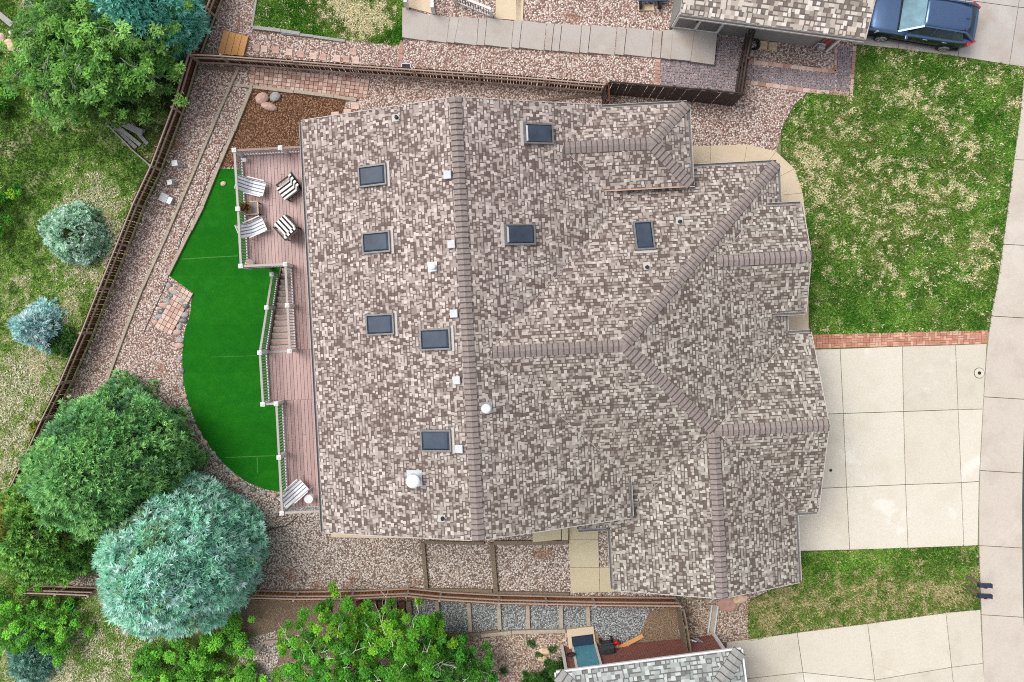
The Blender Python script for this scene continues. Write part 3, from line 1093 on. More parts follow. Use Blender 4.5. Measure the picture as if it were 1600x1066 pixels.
def caps(parent, a, b, mat='cap', ee=None, w=.215, step=.19, slopes=(KP, KP), edge='cap_edge'):
    """Overlapping ridge-cap shingles from a (low start) to b."""
    a, b = Vector(a), Vector(b)
    d = b - a
    L = d.length
    d.normalize()
    hd = Vector((d.x, d.y, 0)).normalized()
    s = Vector((hd.y, -hd.x, 0))
    mb = MB()
    n = max(2, int(L / step))
    rng = random.Random(int(L * 100))
    for i in range(n):
        p = a + d * (L * i / n)
        q = a + d * (L * (i + 1) / n + .02)
        ww = w * (1 + rng.uniform(-.04, .04))
        lift0, lift1 = .050, .022
        for sg, kk in ((1, slopes[0]), (-1, slopes[1])):
            e = s * sg * ww - Vector((0, 0, kk * ww))
            r0, r1 = p + Vector((0, 0, lift0)), q + Vector((0, 0, lift1))
            e0, e1 = r0 + e, r1 + e
            pts = [r0, e0, e1, r1] if sg > 0 else [r0, r1, e1, e0]
            mb.poly(pts[::-1], 0)
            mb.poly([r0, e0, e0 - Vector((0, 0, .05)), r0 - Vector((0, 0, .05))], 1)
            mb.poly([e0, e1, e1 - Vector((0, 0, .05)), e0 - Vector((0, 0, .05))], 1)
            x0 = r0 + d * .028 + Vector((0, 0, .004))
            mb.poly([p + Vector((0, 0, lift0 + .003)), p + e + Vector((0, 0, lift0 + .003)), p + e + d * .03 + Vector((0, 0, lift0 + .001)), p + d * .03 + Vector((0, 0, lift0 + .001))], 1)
    return mb.build('ridge_cap', [M[mat], M[edge]], parent)


def zz(f, u, v): return (u, v, f(u, v))


caps(main_roof, zz(zMW, -1.37, -7.73), zz(zMW, -1.37, 7.93))
caps(hip_roof, zz(zBN, -.55, -1.13), zz(zBN, 4.15, -1.13))
KH = .26
caps(hip_roof, zz(zBN, 10.78, 5.50), zz(zBN, 4.15, -1.13), slopes=(KH, KH))
caps(hip_roof, zz(zBS, 7.5, -4.48), zz(zBS, 4.15, -1.13), slopes=(KH, KH))
caps(hip_roof, (7.5, -10.74, 6.44), (7.5, -4.6, 6.44))
caps(garage_roof, (11.79, -4.53, 6.42), (7.65, -4.53, 6.42))
caps(porch_roof, (11.53, 1.78, 6.26), (8.05, 1.78, 6.26))
caps(wing_roof, (2.5, 6.25, 6.52), (5.72, 6.25, 6.52))
caps(wing_roof, zz(zWN, 7.25, 7.78), (5.72, 6.25, 6.52), slopes=(KH, KH))
caps(wing_roof, zz(zWS, 7.25, 4.72), (5.72, 6.25, 6.52), slopes=(KH, KH))


def valley(parent, a, b):
    mb = MB()
    mb.bar(Vector(a) + Vector((0, 0, .002)), Vector(b) + Vector((0, 0, .002)), .022, .02)
    mb.build('valley_flashing', M['valley'], parent)


valley(hip_roof, zz(zBN, -.44, -.9), zz(zBN, 5.0, 4.56))
valley(hip_roof, zz(zBS, -.45, -1.36), zz(zBS, 4.33, -6.15))
valley(hip_roof, zz(zBS, 7.3, -4.68), zz(zBS, 3.72, -8.26))
valley(wing_roof, zz(zWS, 2.55, 6.15), zz(zWS, 3.98, 4.72))
valley(porch_roof, zz(zFN, 8.15, 1.9), zz(zFN, 10.0, 3.8))
valley(porch_roof, zz(zFS, 8.15, 1.68), zz(zFS, 10.0, -.25))
valley(garage_roof, zz(zGN, 7.8, -4.3), zz(zGN, 10.75, -1.33))
valley(garage_roof, zz(zGS, 7.8, -4.76), zz(zGS, 10.75, -7.75))


def gutter(parent, a, b, out):
    """Open channel hung on the eave edge from a to b; out = horizontal outward direction."""
    a, b, o = Vector(a), Vector(b), Vector((*out, 0)).normalized()
    mb = MB()
    dn = Vector((0, 0, -.02))
    for off, hh in ((.012, .10), (.115, .10)):
        mb.bar(a + o * off + dn - Vector((0, 0, .05)), b + o * off + dn - Vector((0, 0, .05)), .012, hh, 0)
    mb.bar(a + o * .063 + dn - Vector((0, 0, .092)), b + o * .063 + dn - Vector((0, 0, .092)), .112, .012, 1)
    return mb.build('gutter', [M['gutter'], M['lead']], parent)


gutter(main_roof, zz(zMW, -7.34, -7.68), zz(zMW, -7.34, 7.95), (-1, 0))
gutter(main_roof, zz(zME, 4.35, -7.7), zz(zME, 4.35, -6.2), (1, 0))
gutter(hip_roof, zz(zE, 10.8, 5.5), zz(zE, 10.8, 3.95), (1, 0))
gutter(hip_roof, zz(zE, 10.8, -.4), zz(zE, 10.8, -1.0), (1, 0))
gutter(hip_roof, zz(zE, 10.8, -8.15), zz(zE, 10.8, -10.7), (1, 0))
gutter(hip_roof, zz(zBN, 7.1, 5.52), zz(zBN, 10.8, 5.52), (0, 1))
gutter(hip_roof, zz(zBS, 2.4, -8.28), zz(zBS, 3.5, -8.28), (0, -1))
gutter(hip_roof, zz(zRW, 3.65, -8.4), zz(zRW, 3.65, -10.7), (-1, 0))
gutter(garage_roof, zz(zGN, 10.95, -1.11), zz(zGN, 11.77, -1.11), (0, 1))
gutter(garage_roof, zz(zGS, 10.95, -8.06), zz(zGS, 11.70, -8.06), (0, -1))
gutter(porch_roof, zz(zFN, 10.2, 3.83), zz(zFN, 11.55, 3.83), (0, 1))
gutter(porch_roof, zz(zFS, 10.2, -.28), zz(zFS, 11.48, -.28), (0, -1))
gutter(wing_roof, zz(zWN, 4.05, 7.80), zz(zWN, 7.27, 7.80), (0, 1))
gutter(wing_roof, zz(zWE, 7.27, 4.72), zz(zWE, 7.27, 7.78), (1, 0))
mb = MB()
mb.bar(zz(lambda u, v: 5.87, 3.9, 4.685), zz(lambda u, v: 5.87, 7.27, 4.685), .03, .16)
mb.build('fascia', M['cedar'], wing_roof)
mb = MB()
mb.bar((3.9, 4.655, 5.95), (7.40, 4.655, 5.95), .02, .03)
mb.build('drip_edge', M['gutter'], wing_roof)


def rake(parent, a, b, out):
    mb = MB()
    o = Vector((*out, 0)) * .014
    mb.bar(Vector(a) + o - Vector((0, 0, .07)), Vector(b) + o - Vector((0, 0, .07)), .024, .17)
    mb.build('rake_board', M['gutter'], parent)


for a, b, o in (((-7.34, -7.71, zMW(-7.34, 0)), (-1.37, -7.71, 7.93), (0, -1)), ((-1.37, -7.71, 7.93), (4.35, -7.73, zME(4.35, 0)), (0, -1)),
                ((-7.34, 7.97, zMW(-7.34, 0)), (-1.37, 7.93, 7.93), (0, 1)), ((-1.37, 7.93, 7.93), (4.0, 7.90, zME(4.0, 0)), (0, 1))):
    rake(main_roof, a, b, o)
for s0, s1 in (((7.5, -10.74, 6.44), (10.8, -10.72, zE(10.8, 0))), ((7.5, -10.74, 6.44), (3.65, -10.72, zRW(3.65, 0)))):
    rake(hip_roof, s0, s1, (0, -1))
for s0, s1 in (((11.79, -4.53, 6.42), (11.79, -1.11, zGN(0, -1.11))), ((11.79, -4.53, 6.42), (11.72, -8.06, zGS(0, -8.06)))):
    rake(garage_roof, s0, s1, (1, 0))
for s0, s1 in (((11.52, 1.78, 6.26), (11.57, 3.83, zFN(0, 3.83))), ((11.52, 1.78, 6.26), (11.50, -.28, zFS(0, -.28)))):
    rake(porch_roof, s0, s1, (1, 0))


def wallblock(u0, u1, v0, v1, tops, cat='wall'):
    """Four walls; tops = heights of the corners (u0v0, u1v0, u1v1, u0v1) with gables given separately."""
    mb = MB()
    a = [(u0, v0), (u1, v0), (u1, v1), (u0, v1)]
    mb.hexa([(u, v, min(gh(u, v), gh(u0, v)) - .3) for u, v in a], [(u, v, t) for (u, v), t in zip(a, tops)])
    return mb


def gable(mb, pts):
    a, b, c = pts
    d = Vector((0, .12, 0)) if abs(a[1] - b[1]) < .01 and abs(a[1] - c[1]) < .01 else Vector((.12, 0, 0))
    mb.hexa([Vector(a) - d, Vector(b) - d, Vector(b) + d, Vector(a) + d], [Vector(c) - d * .99 - d.orthogonal() * 0, Vector(c) - d * .98, Vector(c) + d * .98, Vector(c) + d * .99])


mb = wallblock(-6.95, 4.02, -7.38, 7.62, [5.72] * 4)
gable(mb, [(-6.95, -7.25, 5.68), (4.02, -7.25, 5.68), (-1.37, -7.25, 7.74)])
gable(mb, [(-6.95, 7.49, 5.68), (4.02, 7.49, 5.68), (-1.37, 7.49, 7.74)])
mb.build('wall', M['siding'], house)
mb = wallblock(3.0, 10.42, -7.92, 5.14, [5.02] * 4)
mb.build('wall', M['siding'], house)
mb = wallblock(4.04, 10.44, -10.42, -7.0, [4.99, 5.06, 5.06, 4.99])
gable(mb, [(4.04, -10.29, 4.97), (10.44, -10.29, 5.04), (7.5, -10.29, 6.27)])
mb.build('wall', M['siding'], house)
mb = wallblock(9.5, 11.40, -7.70, -1.48, [4.96] * 4)
gable(mb, [(11.27, -7.70, 4.94), (11.27, -1.48, 4.94), (11.27, -4.53, 6.22)])
mb.build('wall', M['siding'], house)
mb = wallblock(9.5, 11.15, .10, 3.46, [5.30] * 4)
gable(mb, [(11.02, .10, 5.28), (11.02, 3.46, 5.28), (11.02, 1.78, 6.06)])
mb.build('wall', M['siding'], house)
mb = wallblock(3.5, 6.92, 5.02, 7.46, [5.80] * 4)
mb.build('wall', M['siding'], house)

# openings: west side on the deck and basement, garage doors and front door in the east
for v0, v1, z0, z1 in ((5.6, 7.0, 3.6, 4.9), (2.9, 4.9, 2.82, 4.9), (-.6, .8, 3.5, 4.9), (-3.6, -2.0, 2.82, 4.9), (-6.4, -5.0, 3.5, 4.9), (3.0, 5.0, .05, 2.1), (-3.5, -2.0, .9, 2.1)):
    f = MB()
    for a, b, c, d in ((v0, v1, z0, z0 + .09), (v0, v1, z1 - .09, z1), (v0, v0 + .09, z0 + .09, z1 - .09), (v1 - .09, v1, z0 + .09, z1 - .09), ((v0 + v1) / 2 - .04, (v0 + v1) / 2 + .04, z0 + .09, z1 - .09)):
        f.box(-7.0, -6.94, a, b, c, d)
    wdw = f.build('window', M['white'], house)
    p_ = MB()
    p_.box(-6.97, -6.945, v0 + .09, v1 - .09, z0 + .09, z1 - .09)
    p_.build('pane', M['glass'], wdw)
for v0, v1 in ((-7.3, -4.9), (-4.3, -1.9)):
    f = MB()
    for k in range(4):
        f.box(11.39, 11.44, v0, v1, 2.42 + k * .53, 2.42 + k * .53 + .51)
    f.build('garage_door', M['white'], house)
f = MB()
f.box(11.14, 11.20, 1.2, 2.2, 2.45, 4.5)
d_ = f.build('door', M['navy'], house)
f = MB()
f.tube((11.22, 1.32, 3.4), (11.26, 1.32, 3.4), .035, n=8)
f.build('handle', M['metal'], d_)


def on_roof(px, py, zf):
    z = 6.5
    for _ in range(30):
        p = HP(px, py, z)
        z = zf(p.x, p.y)
    return HP(px, py, z)


def frame_on(px, py, zf):
    """Origin and axes (across the slope, up the slope, normal) in house coordinates."""
    p = on_roof(px, py, zf)
    du, dv = zf(p.x + 1, p.y) - p.z, zf(p.x, p.y + 1) - p.z
    n = Vector((-du, -dv, 1)).normalized()
    upv = Vector((du, dv, du * du + dv * dv)).normalized()
    ac = upv.cross(n)
    return p, ac, upv, n


def skylight(px, py, zf, L, Wd):
    p, ac, up, n = frame_on(px, py, zf)
    f = MB()
    for sg in (-1, 1):
        f.obox(p + ac * sg * (Wd / 2 - .03) + n * .07, ac * .03, up * L / 2, n * .075)
        f.obox(p + up * sg * (L / 2 - .03) + n * .07, ac * (Wd / 2 - .06), up * .03, n * .075)
    s = f.build('skylight', M['lead'], house)
    f = MB()
    hw, hl = Wd / 2 - .075, L / 2 - .075
    c = [p + ac * a * hw + up * b * hl + n * .125 for a, b in ((-1, -1), (1, -1), (1, 1), (-1, 1))]
    c2 = [p + ac * a * hw * .86 + up * b * hl * .88 + n * .165 for a, b in ((-1, -1), (1, -1), (1, 1), (-1, 1))]
    f.hexa([q - n * .06 for q in c], c)
    for i in range(4):
        j = (i + 1) % 4
        f.poly([c[i], c[j], c2[j], c2[i]])
    f.poly(c2)
    f.build('glass', M['glass'], s, smooth=False)
    f = MB()
    f.obox(p + up * (L / 2 + .055) + n * .035, ac * (Wd / 2 + .07), up * .05, n * .03)
    f.build('flashing', M['gutter'], s)


for px, py, zf, L, Wd in ((584, 275, zMW, 1.16, .78), (590, 379, zMW, 1.16, .78), (596, 507, zMW, 1.16, .78), (682, 530, zMW, 1.20, .78), (683, 688, zMW, 1.20, .78),
                          (840, 210, zME, 1.16, .76), (811, 367, zME, 1.18, .76), (1006, 370, zBN, 1.18, .72)):
    skylight(px, py, zf, L, Wd)
for px, py in ((701, 274), (707, 382), (711, 490), (715, 594), (719, 701)):
    p, ac, up, n = frame_on(px, py, zMW)
    f = MB()
    f.obox(p + n * .035, ac * .11, up * .11, n * .035)
    v_ = f.build('roof_vent', M['dwhite'], house)
    f = MB()
    f.obox(p + n * .105, ac * .145, up * .145, n * .035)
    f.build('hood', M['dwhite'], v_, bevel=.02)
for px, py, zf, r_, h_ in ((676, 417, zMW, .13, .42), (760, 637, zME, .15, .40), (648, 747, zMW, .22, .62)):
    p = on_roof(px, py, zf)
    f = MB()
    f.lathe(p - Vector((0, 0, .1)), [(r_ * .62, 0), (r_ * .6, h_)], 14)
    v_ = f.build('flue_pipe', M['dwhite'], house, smooth=False)
    f = MB()
    f.lathe(p + Vector((0, 0, h_ - .1)), [(r_ * .7, 0), (r_ * 1.12, .03), (r_ * 1.12, .10), (r_ * .9, .13), (r_ * .4, .15)], 18)
    f.build('flue_cap', M['white'], v_)
    f = MB()
    _, ac, up, n = frame_on(px, py, zf)
    f.obox(p + n * .012, ac * r_ * 1.3, up * r_ * 1.4, n * .012)
    f.lathe(p - Vector((0, 0, .08)), [(r_ * 1.0, 0), (r_ * .7, .16)], 14)
    f.build('flashing', M['metal'], v_)
for px, py, zf in ((620, 184, zMW), (1062, 347, zBN), (1011, 418, zBN), (692, 810, zMW)):
    p, ac, up, n = frame_on(px, py, zf)
    f = MB()
    f.obox(p + n * .01 - up * .05, ac * .13, up * .15, n * .01)
    v_ = f.build('plumbing_vent', M['gutter'], house)
    f = MB()
    f.tube(p, p + Vector((0, 0, .22)), .055, .055, 10)
    f.tube(p, p + n * .08, .085, .06, 10)
    f.build('pipe', M['black'], v_)

# ================================================================== THE DECK
ZD = 2.75
deck = empty('deck', 'long raised brown board deck with white railing posts along the back of the house', 'deck', (0, 0, 0), HR)
mb = MB()
bcols = []
rng = random.Random(4)
BW = .145


def boards(u0, u1, v0, v1):
    nb = int(round((u1 - u0) / BW))
    w = (u1 - u0) / nb
    for i in range(nb):
        cuts = [v0]
        c = v0 + rng.uniform(.8, 4.5)
        while c < v1 - .6:
            cuts.append(c)
            c += rng.uniform(2.2, 4.8)
        cuts.append(v1)
        for a, b in zip(cuts, cuts[1:]):
            mb.box(u0 + i * w + .007, u0 + (i + 1) * w - .007, a + .004, b - .004, ZD - .03, ZD)
            t = rng.uniform(.82, 1.15)
            bcols.append((.40 * t, .25 * t, .228 * t))


boards(-10.58, -8.76, 2.74, 7.44)
boards(-8.76, -6.96, -.80, 7.44)
boards(-9.96, -6.96, -2.88, -.80)
boards(-9.46, -6.96, -7.34, -2.88)
bo = mb.build('deck_floor', M['deck'], deck)
at = bo.data.attributes.new('Col', 'FLOAT_COLOR', 'POINT')
arr = np.ones((len(bo.data.vertices), 4), np.float32)
arr[:, :3] = np.repeat(np.array(bcols, np.float32), 24, 0)[:len(arr)]
at.data.foreach_set('color', arr.reshape(-1))
mb = MB()
mb.box(-10.57, -8.77, 2.75, 7.43, ZD - .25, ZD - .045)
mb.box(-8.77, -6.97, -.79, 7.43, ZD - .25, ZD - .045)
mb.box(-9.95, -6.97, -2.89, -.79, ZD - .25, ZD - .045)
mb.box(-9.45, -6.97, -7.33, -2.89, ZD - .25, ZD - .045)
mb.build('joist_frame', M['fence'], deck)
for a, b in (((-10.60, 2.72), (-10.60, 7.46)), ((-10.60, 7.46), (-6.97, 7.46)), ((-10.60, 2.72), (-8.80, 2.72)), ((-8.78, 2.72), (-8.78, -.82)), ((-9.98, -.80), (-9.98, -2.90)),
             ((-9.98, -2.90), (-9.48, -2.90)), ((-9.48, -2.90), (-9.48, -7.36)), ((-9.48, -7.36), (-6.97, -7.36))):
    mb = MB()
    mb.bar((*a, ZD - .13), (*b, ZD - .13), .03, .25)
    mb.build('fascia', M['railbrown'], deck)
for u, v in ((-10.45, 7.3), (-10.45, 5.0), (-10.45, 2.9), (-8.6, 2.9), (-8.6, 1.0), (-9.8, -1.0), (-9.8, -2.7), (-9.3, -5.0), (-9.3, -7.2), (-7.8, 7.3), (-7.8, -7.2)):
    mb = MB()
    mb.box(u - .07, u + .07, v - .07, v + .07, gh(u, v) - .1, ZD - .251)
    mb.build('support_post', M['railbrown'], deck)
HRAIL = .95


def rail_post(u, v, z=ZD, h=HRAIL + .04, low=.25):
    mb = MB()
    mb.box(u - .062, u + .062, v - .062, v + .062, z - low, z + h)
    p = mb.build('railing_post', M['white'], deck)
    mb = MB()
    mb.box(u - .088, u + .088, v - .088, v + .088, z + h, z + h + .035)
    mb.hexa([(u - .075, v - .075, z + h + .035), (u + .075, v - .075, z + h + .035), (u + .075, v + .075, z + h + .035), (u - .075, v + .075, z + h + .035)],
            [(u - .02, v - .02, z + h + .065), (u + .02, v - .02, z + h + .065), (u + .02, v + .02, z + h + .065), (u - .02, v + .02, z + h + .065)])
    mb.build('post_cap', M['white'], p)


def rail_run(a, b, mat='rail'):
    a, b = Vector(a), Vector(b)
    d = (b - a)
    L = d.length
    d.normalize()
    a2, b2 = a + d * .07, b - d * .07
    up = Vector((0, 0, 1))
    mb = MB()
    mb.bar(a2 + up * HRAIL, b2 + up * HRAIL, .09, .035)
    t = mb.build('top_rail', M[mat], deck)
    mb = MB()
    mb.bar(a2 + up * (HRAIL - .07), b2 + up * (HRAIL - .07), .04, .08)
    mb.bar(a2 + up * .10, b2 + up * .10, .05, .07)
    n = max(2, int(L / .115))
    for i in range(1, n):
        p = a + d * L * i / n
        mb.box(p.x - .017, p.x + .017, p.y - .017, p.y + .017, p.z + .13, p.z + HRAIL - .1)
    mb.build('baluster_infill', M['dwhite'], t)


PT = {'nw': (-10.62, 7.44), 'n1': (-8.75, 7.44), 'w1': (-10.60, 5.06), 'sw': (-10.60, 2.74), 'se': (-8.80, 2.72), 'i1': (-8.80, 1.05), 'i2': (-8.80, -.80), 'o2': (-10.02, -.80),
      'l1': (-10.0, -2.90), 'l2': (-9.46, -2.90), 'l3': (-9.46, -5.08), 'l4': (-9.46, -7.34)}
for k, (u, v) in PT.items(): rail_post(u, v)
for a, b, m in (('nw', 'n1', 'railbrown'), ('nw', 'w1', 'rail'), ('w1', 'sw', 'rail'), ('sw', 'se', 'rail'), ('se', 'i1', 'rail'), ('i1', 'i2', 'rail'), ('o2', 'l1', 'rail'), ('l1', 'l2', 'rail'), ('l2', 'l3', 'rail'), ('l3', 'l4', 'rail')):
    rail_run((*PT[a], ZD), (*PT[b], ZD), m)
rail_run((*PT['n1'], ZD), (-7.0, 7.44, ZD), 'railbrown')
rail_run((*PT['l4'], ZD), (-7.0, -7.36, ZD), 'rail')
# stairs going down northwards under the upper deck
NR = 15
rise, run = ZD / NR, .262
st = MB()
for i in range(1, NR):
    z = ZD - i * rise
    v0 = -.80 + (i - 1) * run
    st.box(-9.94, -8.90, v0, v0 + .115, z - .035, z, 0)
    st.box(-9.94, -8.90, v0 + .122, v0 + .225, z - .035, z, 0)
    st.box(-9.94, -8.90, v0 + .232, v0 + .248, z - rise + .01, z - .004, 1)
st.build('stair_flight', [M['deck'], M['railbrown']], deck)
sm = bpy.data.objects['stair_flight'].data
at = sm.attributes.new('Col', 'FLOAT_COLOR', 'POINT')
at.data.foreach_set('color', np.tile(np.array([.42, .29, .27, 1], np.float32), len(sm.vertices)))
for u in (-9.98, -8.86):
    mb = MB()
    mb.bar((u, -.80, ZD - .16), (u, -.80 + run * 14, ZD - .16 - rise * 14), .04, .28)
    mb.build('stringer', M['railbrown'], deck)
mb = MB()
mb.bar((-9.95, -.83, ZD + .012), (-8.86, -.83, ZD + .012), .10, .02)
mb.build('stair_nosing', M['rail'], deck)
vb = -.80 + run * 12.6
zb = ZD - rise * 12.6
rail_post(-10.02, 1.05, ZD - rise * (1.85 / run), HRAIL + .08, .3)
rail_post(-10.02, vb, zb, HRAIL + .08, .5)
rail_post(-8.92, vb, zb, HRAIL + .08, .5)
rail_run((-10.02, -.80, ZD), (-10.02, 1.05, ZD - rise * (1.85 / run)), 'rail')
rail_run((-10.02, 1.05, ZD - rise * (1.85 / run)), (-10.02, vb, zb), 'rail')

# ------------------------------------------------------------------ deck furniture
def face(px, py, z):
    return P(px, py, z)


def sling_chair(px, py, deg, label):
    p = P(px, py, ZD + .4)
    c = empty('deck_chair', label, 'chair', (p.x, p.y, ZD), R(deg), 'white striped deck chairs')
    c.scale = (.9, .9, .9)
    w = .31
    prof = [(.50, .40), (.22, .37), (-.08, .35), (-.22, .44), (-.45, .76), (-.62, 1.0)]
    mb = MB()
    for a, b in zip(prof, prof[1:]):
        mb.obox(((a[0] + b[0]) / 2, 0, (a[1] + b[1]) / 2), ((b[0] - a[0]) / 2, 0, (b[1] - a[1]) / 2), (0, w - .02, 0), Vector((-(b[1] - a[1]), 0, b[0] - a[0])).normalized() * -.008)
    mb.build('sling', M['stripe_white'], c)
    for s in (-1, 1):
        mb = MB()
        for a, b in zip(prof, prof[1:]): mb.tube((a[0], s * w, a[1] + .005), (b[0], s * w, b[1] + .005), .018, n=8)
        mb.build('side_rail', M['white'], c)
        mb = MB()
        mb.bar((.46, s * (w + .06), .60), (-.34, s * (w + .06), .62), .05, .025)
        mb.build('armrest', M['white'], c)
        for x0, x1 in ((.62, .40), (-.42, -.22)):
            mb = MB()
            mb.tube((x0, s * (w + .05), 0), (x1, s * (w + .05), .60), .016, n=8)
            mb.build('leg', M['white'], c)
    mb = MB()
    mb.tube((.50, -w, .40), (.50, w, .40), .018)
    mb.build('front_bar', M['white'], c)
    mb = MB()
    mb.tube((-.62, -w, 1.0), (-.62, w, 1.0), .018)
    mb.build('head_bar', M['white'], c)
    return c


sling_chair(396, 292, -14, 'white deck chair with striped sling, north of the small plant table')
sling_chair(397, 356, 24, 'white deck chair with striped sling, angled beside the plant table on its south side')
sling_chair(462, 768, 42, 'white striped deck chair beside the round white table at the deck south end')


def wicker_chair(px, py, deg, label):
    p = P(px, py, ZD + .45)
    c = empty('armchair', label, 'armchair', (p.x, p.y, ZD), R(deg), 'dark armchairs with bold striped cushions')
    mb = MB()
    mb.box(-.30, .30, -.32, .32, .22, .30)
    mb.build('seat_frame', M['chair_dark'], c)
    mb = MB()
    mb.box(-.27, .40, -.30, .30, .302, .45)
    mb.build('seat_cushion', M['stripe_bold'], c, bevel=.04)
    mb = MB()
    mb.obox((-.36, 0, .68), (.06, 0, -.02), (0, .30, 0), (-.09, 0, .27))
    mb.build('back_cushion', M['stripe_bold'], c, bevel=.03)
    mb = MB()
    mb.obox((-.47, 0, .58), (.025, 0, -.008), (0, .34, 0), (-.1, 0, .38))
    mb.build('backrest', M['chair_dark'], c)
    for s in (-1, 1):
        mb = MB()
        mb.bar((.30, s * .36, .58), (-.42, s * .36, .60), .06, .04)
        mb.build('armrest', M['chair_dark'], c)
        for x in (.28, -.38):
            mb = MB()
            mb.bar((x, s * .345, 0), (x, s * .36, .56), .045, .045, up=(1, 0, 0))
            mb.build('leg', M['chair_dark'], c)
    return c


wicker_chair(450, 295, 217, 'dark armchair with black and white striped cushions, beside the northern deck chair')
wicker_chair(446, 354, 133, 'dark armchair with black and white striped cushions, beside the southern deck chair')

p = P(393, 325, ZD + .45)
t = empty('side_table', 'small square grey side table holding the potted plant at the deck railing', 'side table', (p.x, p.y, ZD), HR)
mb = MB()
mb.box(-.24, .24, -.24, .24, .42, .445)
mb.build('table_top', M['grey_siding'], t)
mb = MB()
for a, b in (((-.26, -.26), (.26, -.26)), ((.26, -.26), (.26, .26)), ((.26, .26), (-.26, .26)), ((-.26, .26), (-.26, -.26))):
    mb.bar((*a, .44), (*b, .44), .045, .04)
mb.build('rim', M['rock_tan'], t)
for x in (-.23, .23):
    for y in (-.23, .23):
        mb = MB()
        mb.box(x - .02, x + .02, y - .02, y + .02, 0, .42)
        mb.build('leg', M['chair_dark'], t)
t = empty('potted_plant', 'brownish flowering plant in a pot on the small grey deck table', 'potted plant', (P(385, 325, ZD + .6).x, P(385, 325, ZD + .6).y, ZD + .446))
mb = MB()
mb.lathe((0, 0, 0), [(.09, 0), (.13, .2), (.14, .22)], 14)
mb.build('pot', M['rock_tan'], t)
rg = np.random.RandomState(3)
n = 240
pp = np.stack([.05 * rg.normal(size=n), .05 * rg.normal(size=n), np.full(n, .2)], 1)
dd = unit(np.stack([rg.normal(size=n), rg.normal(size=n), .5 + rg.rand(n)], 1))
quad_mesh('foliage', blades(pp + dd * .08 * rg.rand(n, 1), dd, .2, .05, rg), pick(rg, [(.25, .09, .03), (.12, .10, .03), (.38, .16, .05), (.09, .12, .03), (.45, .25, .14)], n), M['leaf'], t)
for px, py, r_, h_, m, lab in ((389, 411, .17, .35, 'rock_pink', 'small round pink stool in the corner of the upper deck'), (482, 780, .18, .42, 'white', 'small round white table at the south end of the deck')):
    p = P(px, py, ZD + h_)
    t = empty('round_table' if m == 'white' else 'stool', lab, 'table' if m == 'white' else 'stool', (p.x, p.y, ZD))
    mb = MB()
    mb.lathe((0, 0, h_ - .03), [(r_, 0), (r_ * 1.02, .015), (r_, .03)], 24)
    mb.build('table_top' if m == 'white' else 'seat', M['paver_pink2' if m != 'white' else m], t)
    mb = MB()
    mb.lathe((0, 0, 0), [(r_ * .8, 0), (r_ * .25, .04), (r_ * .2, h_ - .04), (r_ * .5, h_ - .031)], 16)
    mb.build('pedestal', M['dwhite'], t)
p = P(382, 250, ZD + .2)
t = empty('lantern', 'small white lantern standing on the deck boards inside the northern railing corner', 'lantern', (p.x, p.y, ZD))
mb = MB()
mb.box(-.07, .07, -.07, .07, 0, .03)
mb.box(-.08, .08, -.08, .08, .2, .23)
mb.build('casing', M['white'], t)
mb = MB()
mb.box(-.055, .055, -.055, .055, .03, .2)
mb.build('glass', M['dwhite'], t)

# ================================================================== FENCES
def walk(pts, step):
    """Points every `step` metres along a polyline of (x, y), with the direction there."""
    out = []
    for i in range(len(pts) - 1):
        a, b = Vector(pts[i]), Vector(pts[i + 1])
        L = (b - a).length
        n = max(1, int(round(L / step)))
        for k in range(n):
            out.append((a + (b - a) * (k / n), (b - a).normalized()))
    out.append((Vector(pts[-1]), (Vector(pts[-1]) - Vector(pts[-2])).normalized()))
    return out


def fence(label, px, side, h=1.3, gap=.12, wood='fence', top='fence_top', pw=.09, ph=None, post_step=2.4, rails=(.25, .72, 1.0), name='fence', rail_in=.05, group=None):
    """Posts, rails on the yard side, pickets on the other (side = +1: pickets lie left of the run)."""
    pts = W2(px)
    c = Vector(pts[len(pts) // 2])
    f = empty(name, label, 'fence', (c.x, c.y, g(c.x)), 0, group)
    inv = f.location.copy()

    def L(v): return Vector(v) - inv
    runs = walk(pts, post_step)
    rng = random.Random(len(label))
    for p, d in runs:
        mb = MB()
        z = g(p.x)
        mb.obox(L((p.x, p.y, z + h / 2 - .1)), Vector((d.x, d.y, 0)) * .045, Vector((-d.y, d.x, 0)) * .045, (0, 0, h / 2 + .14))
        mb.build('post', M[top], f)
    for k, r in enumerate(rails):
        mb = MB()
        for (p, d), (q, e) in zip(runs, runs[1:]):
            n_ = Vector((-d.y, d.x)) * side * -rail_in
            jz = rng.uniform(-.02, .02)
            mb.bar(L((p.x + n_.x, p.y + n_.y, g(p.x) + r * h + jz)), L((q.x + n_.x, q.y + n_.y, g(q.x) + r * h + rng.uniform(-.02, .02))), .05, .085)
        mb.build('rail', M[top], f)
    mb = MB()
    for (p, d) in walk(pts, gap)[:-1]:
        n_ = Vector((-d.y, d.x)) * side * .055
        hh = (ph or h) * rng.uniform(.94, 1.0)
        z = g(p.x)
        tw = Vector((d.x, d.y, rng.uniform(-.02, .02)))
        q = p + d * rng.uniform(-.015, .015)
        mb.obox(L((q.x + n_.x, q.y + n_.y, z + hh / 2)), tw * pw / 2, Vector((-d.y, d.x, 0)) * .009, Vector((0, 0, hh / 2 - .02)))
    mb.build('picket_panel', M[wood], f)
    return f


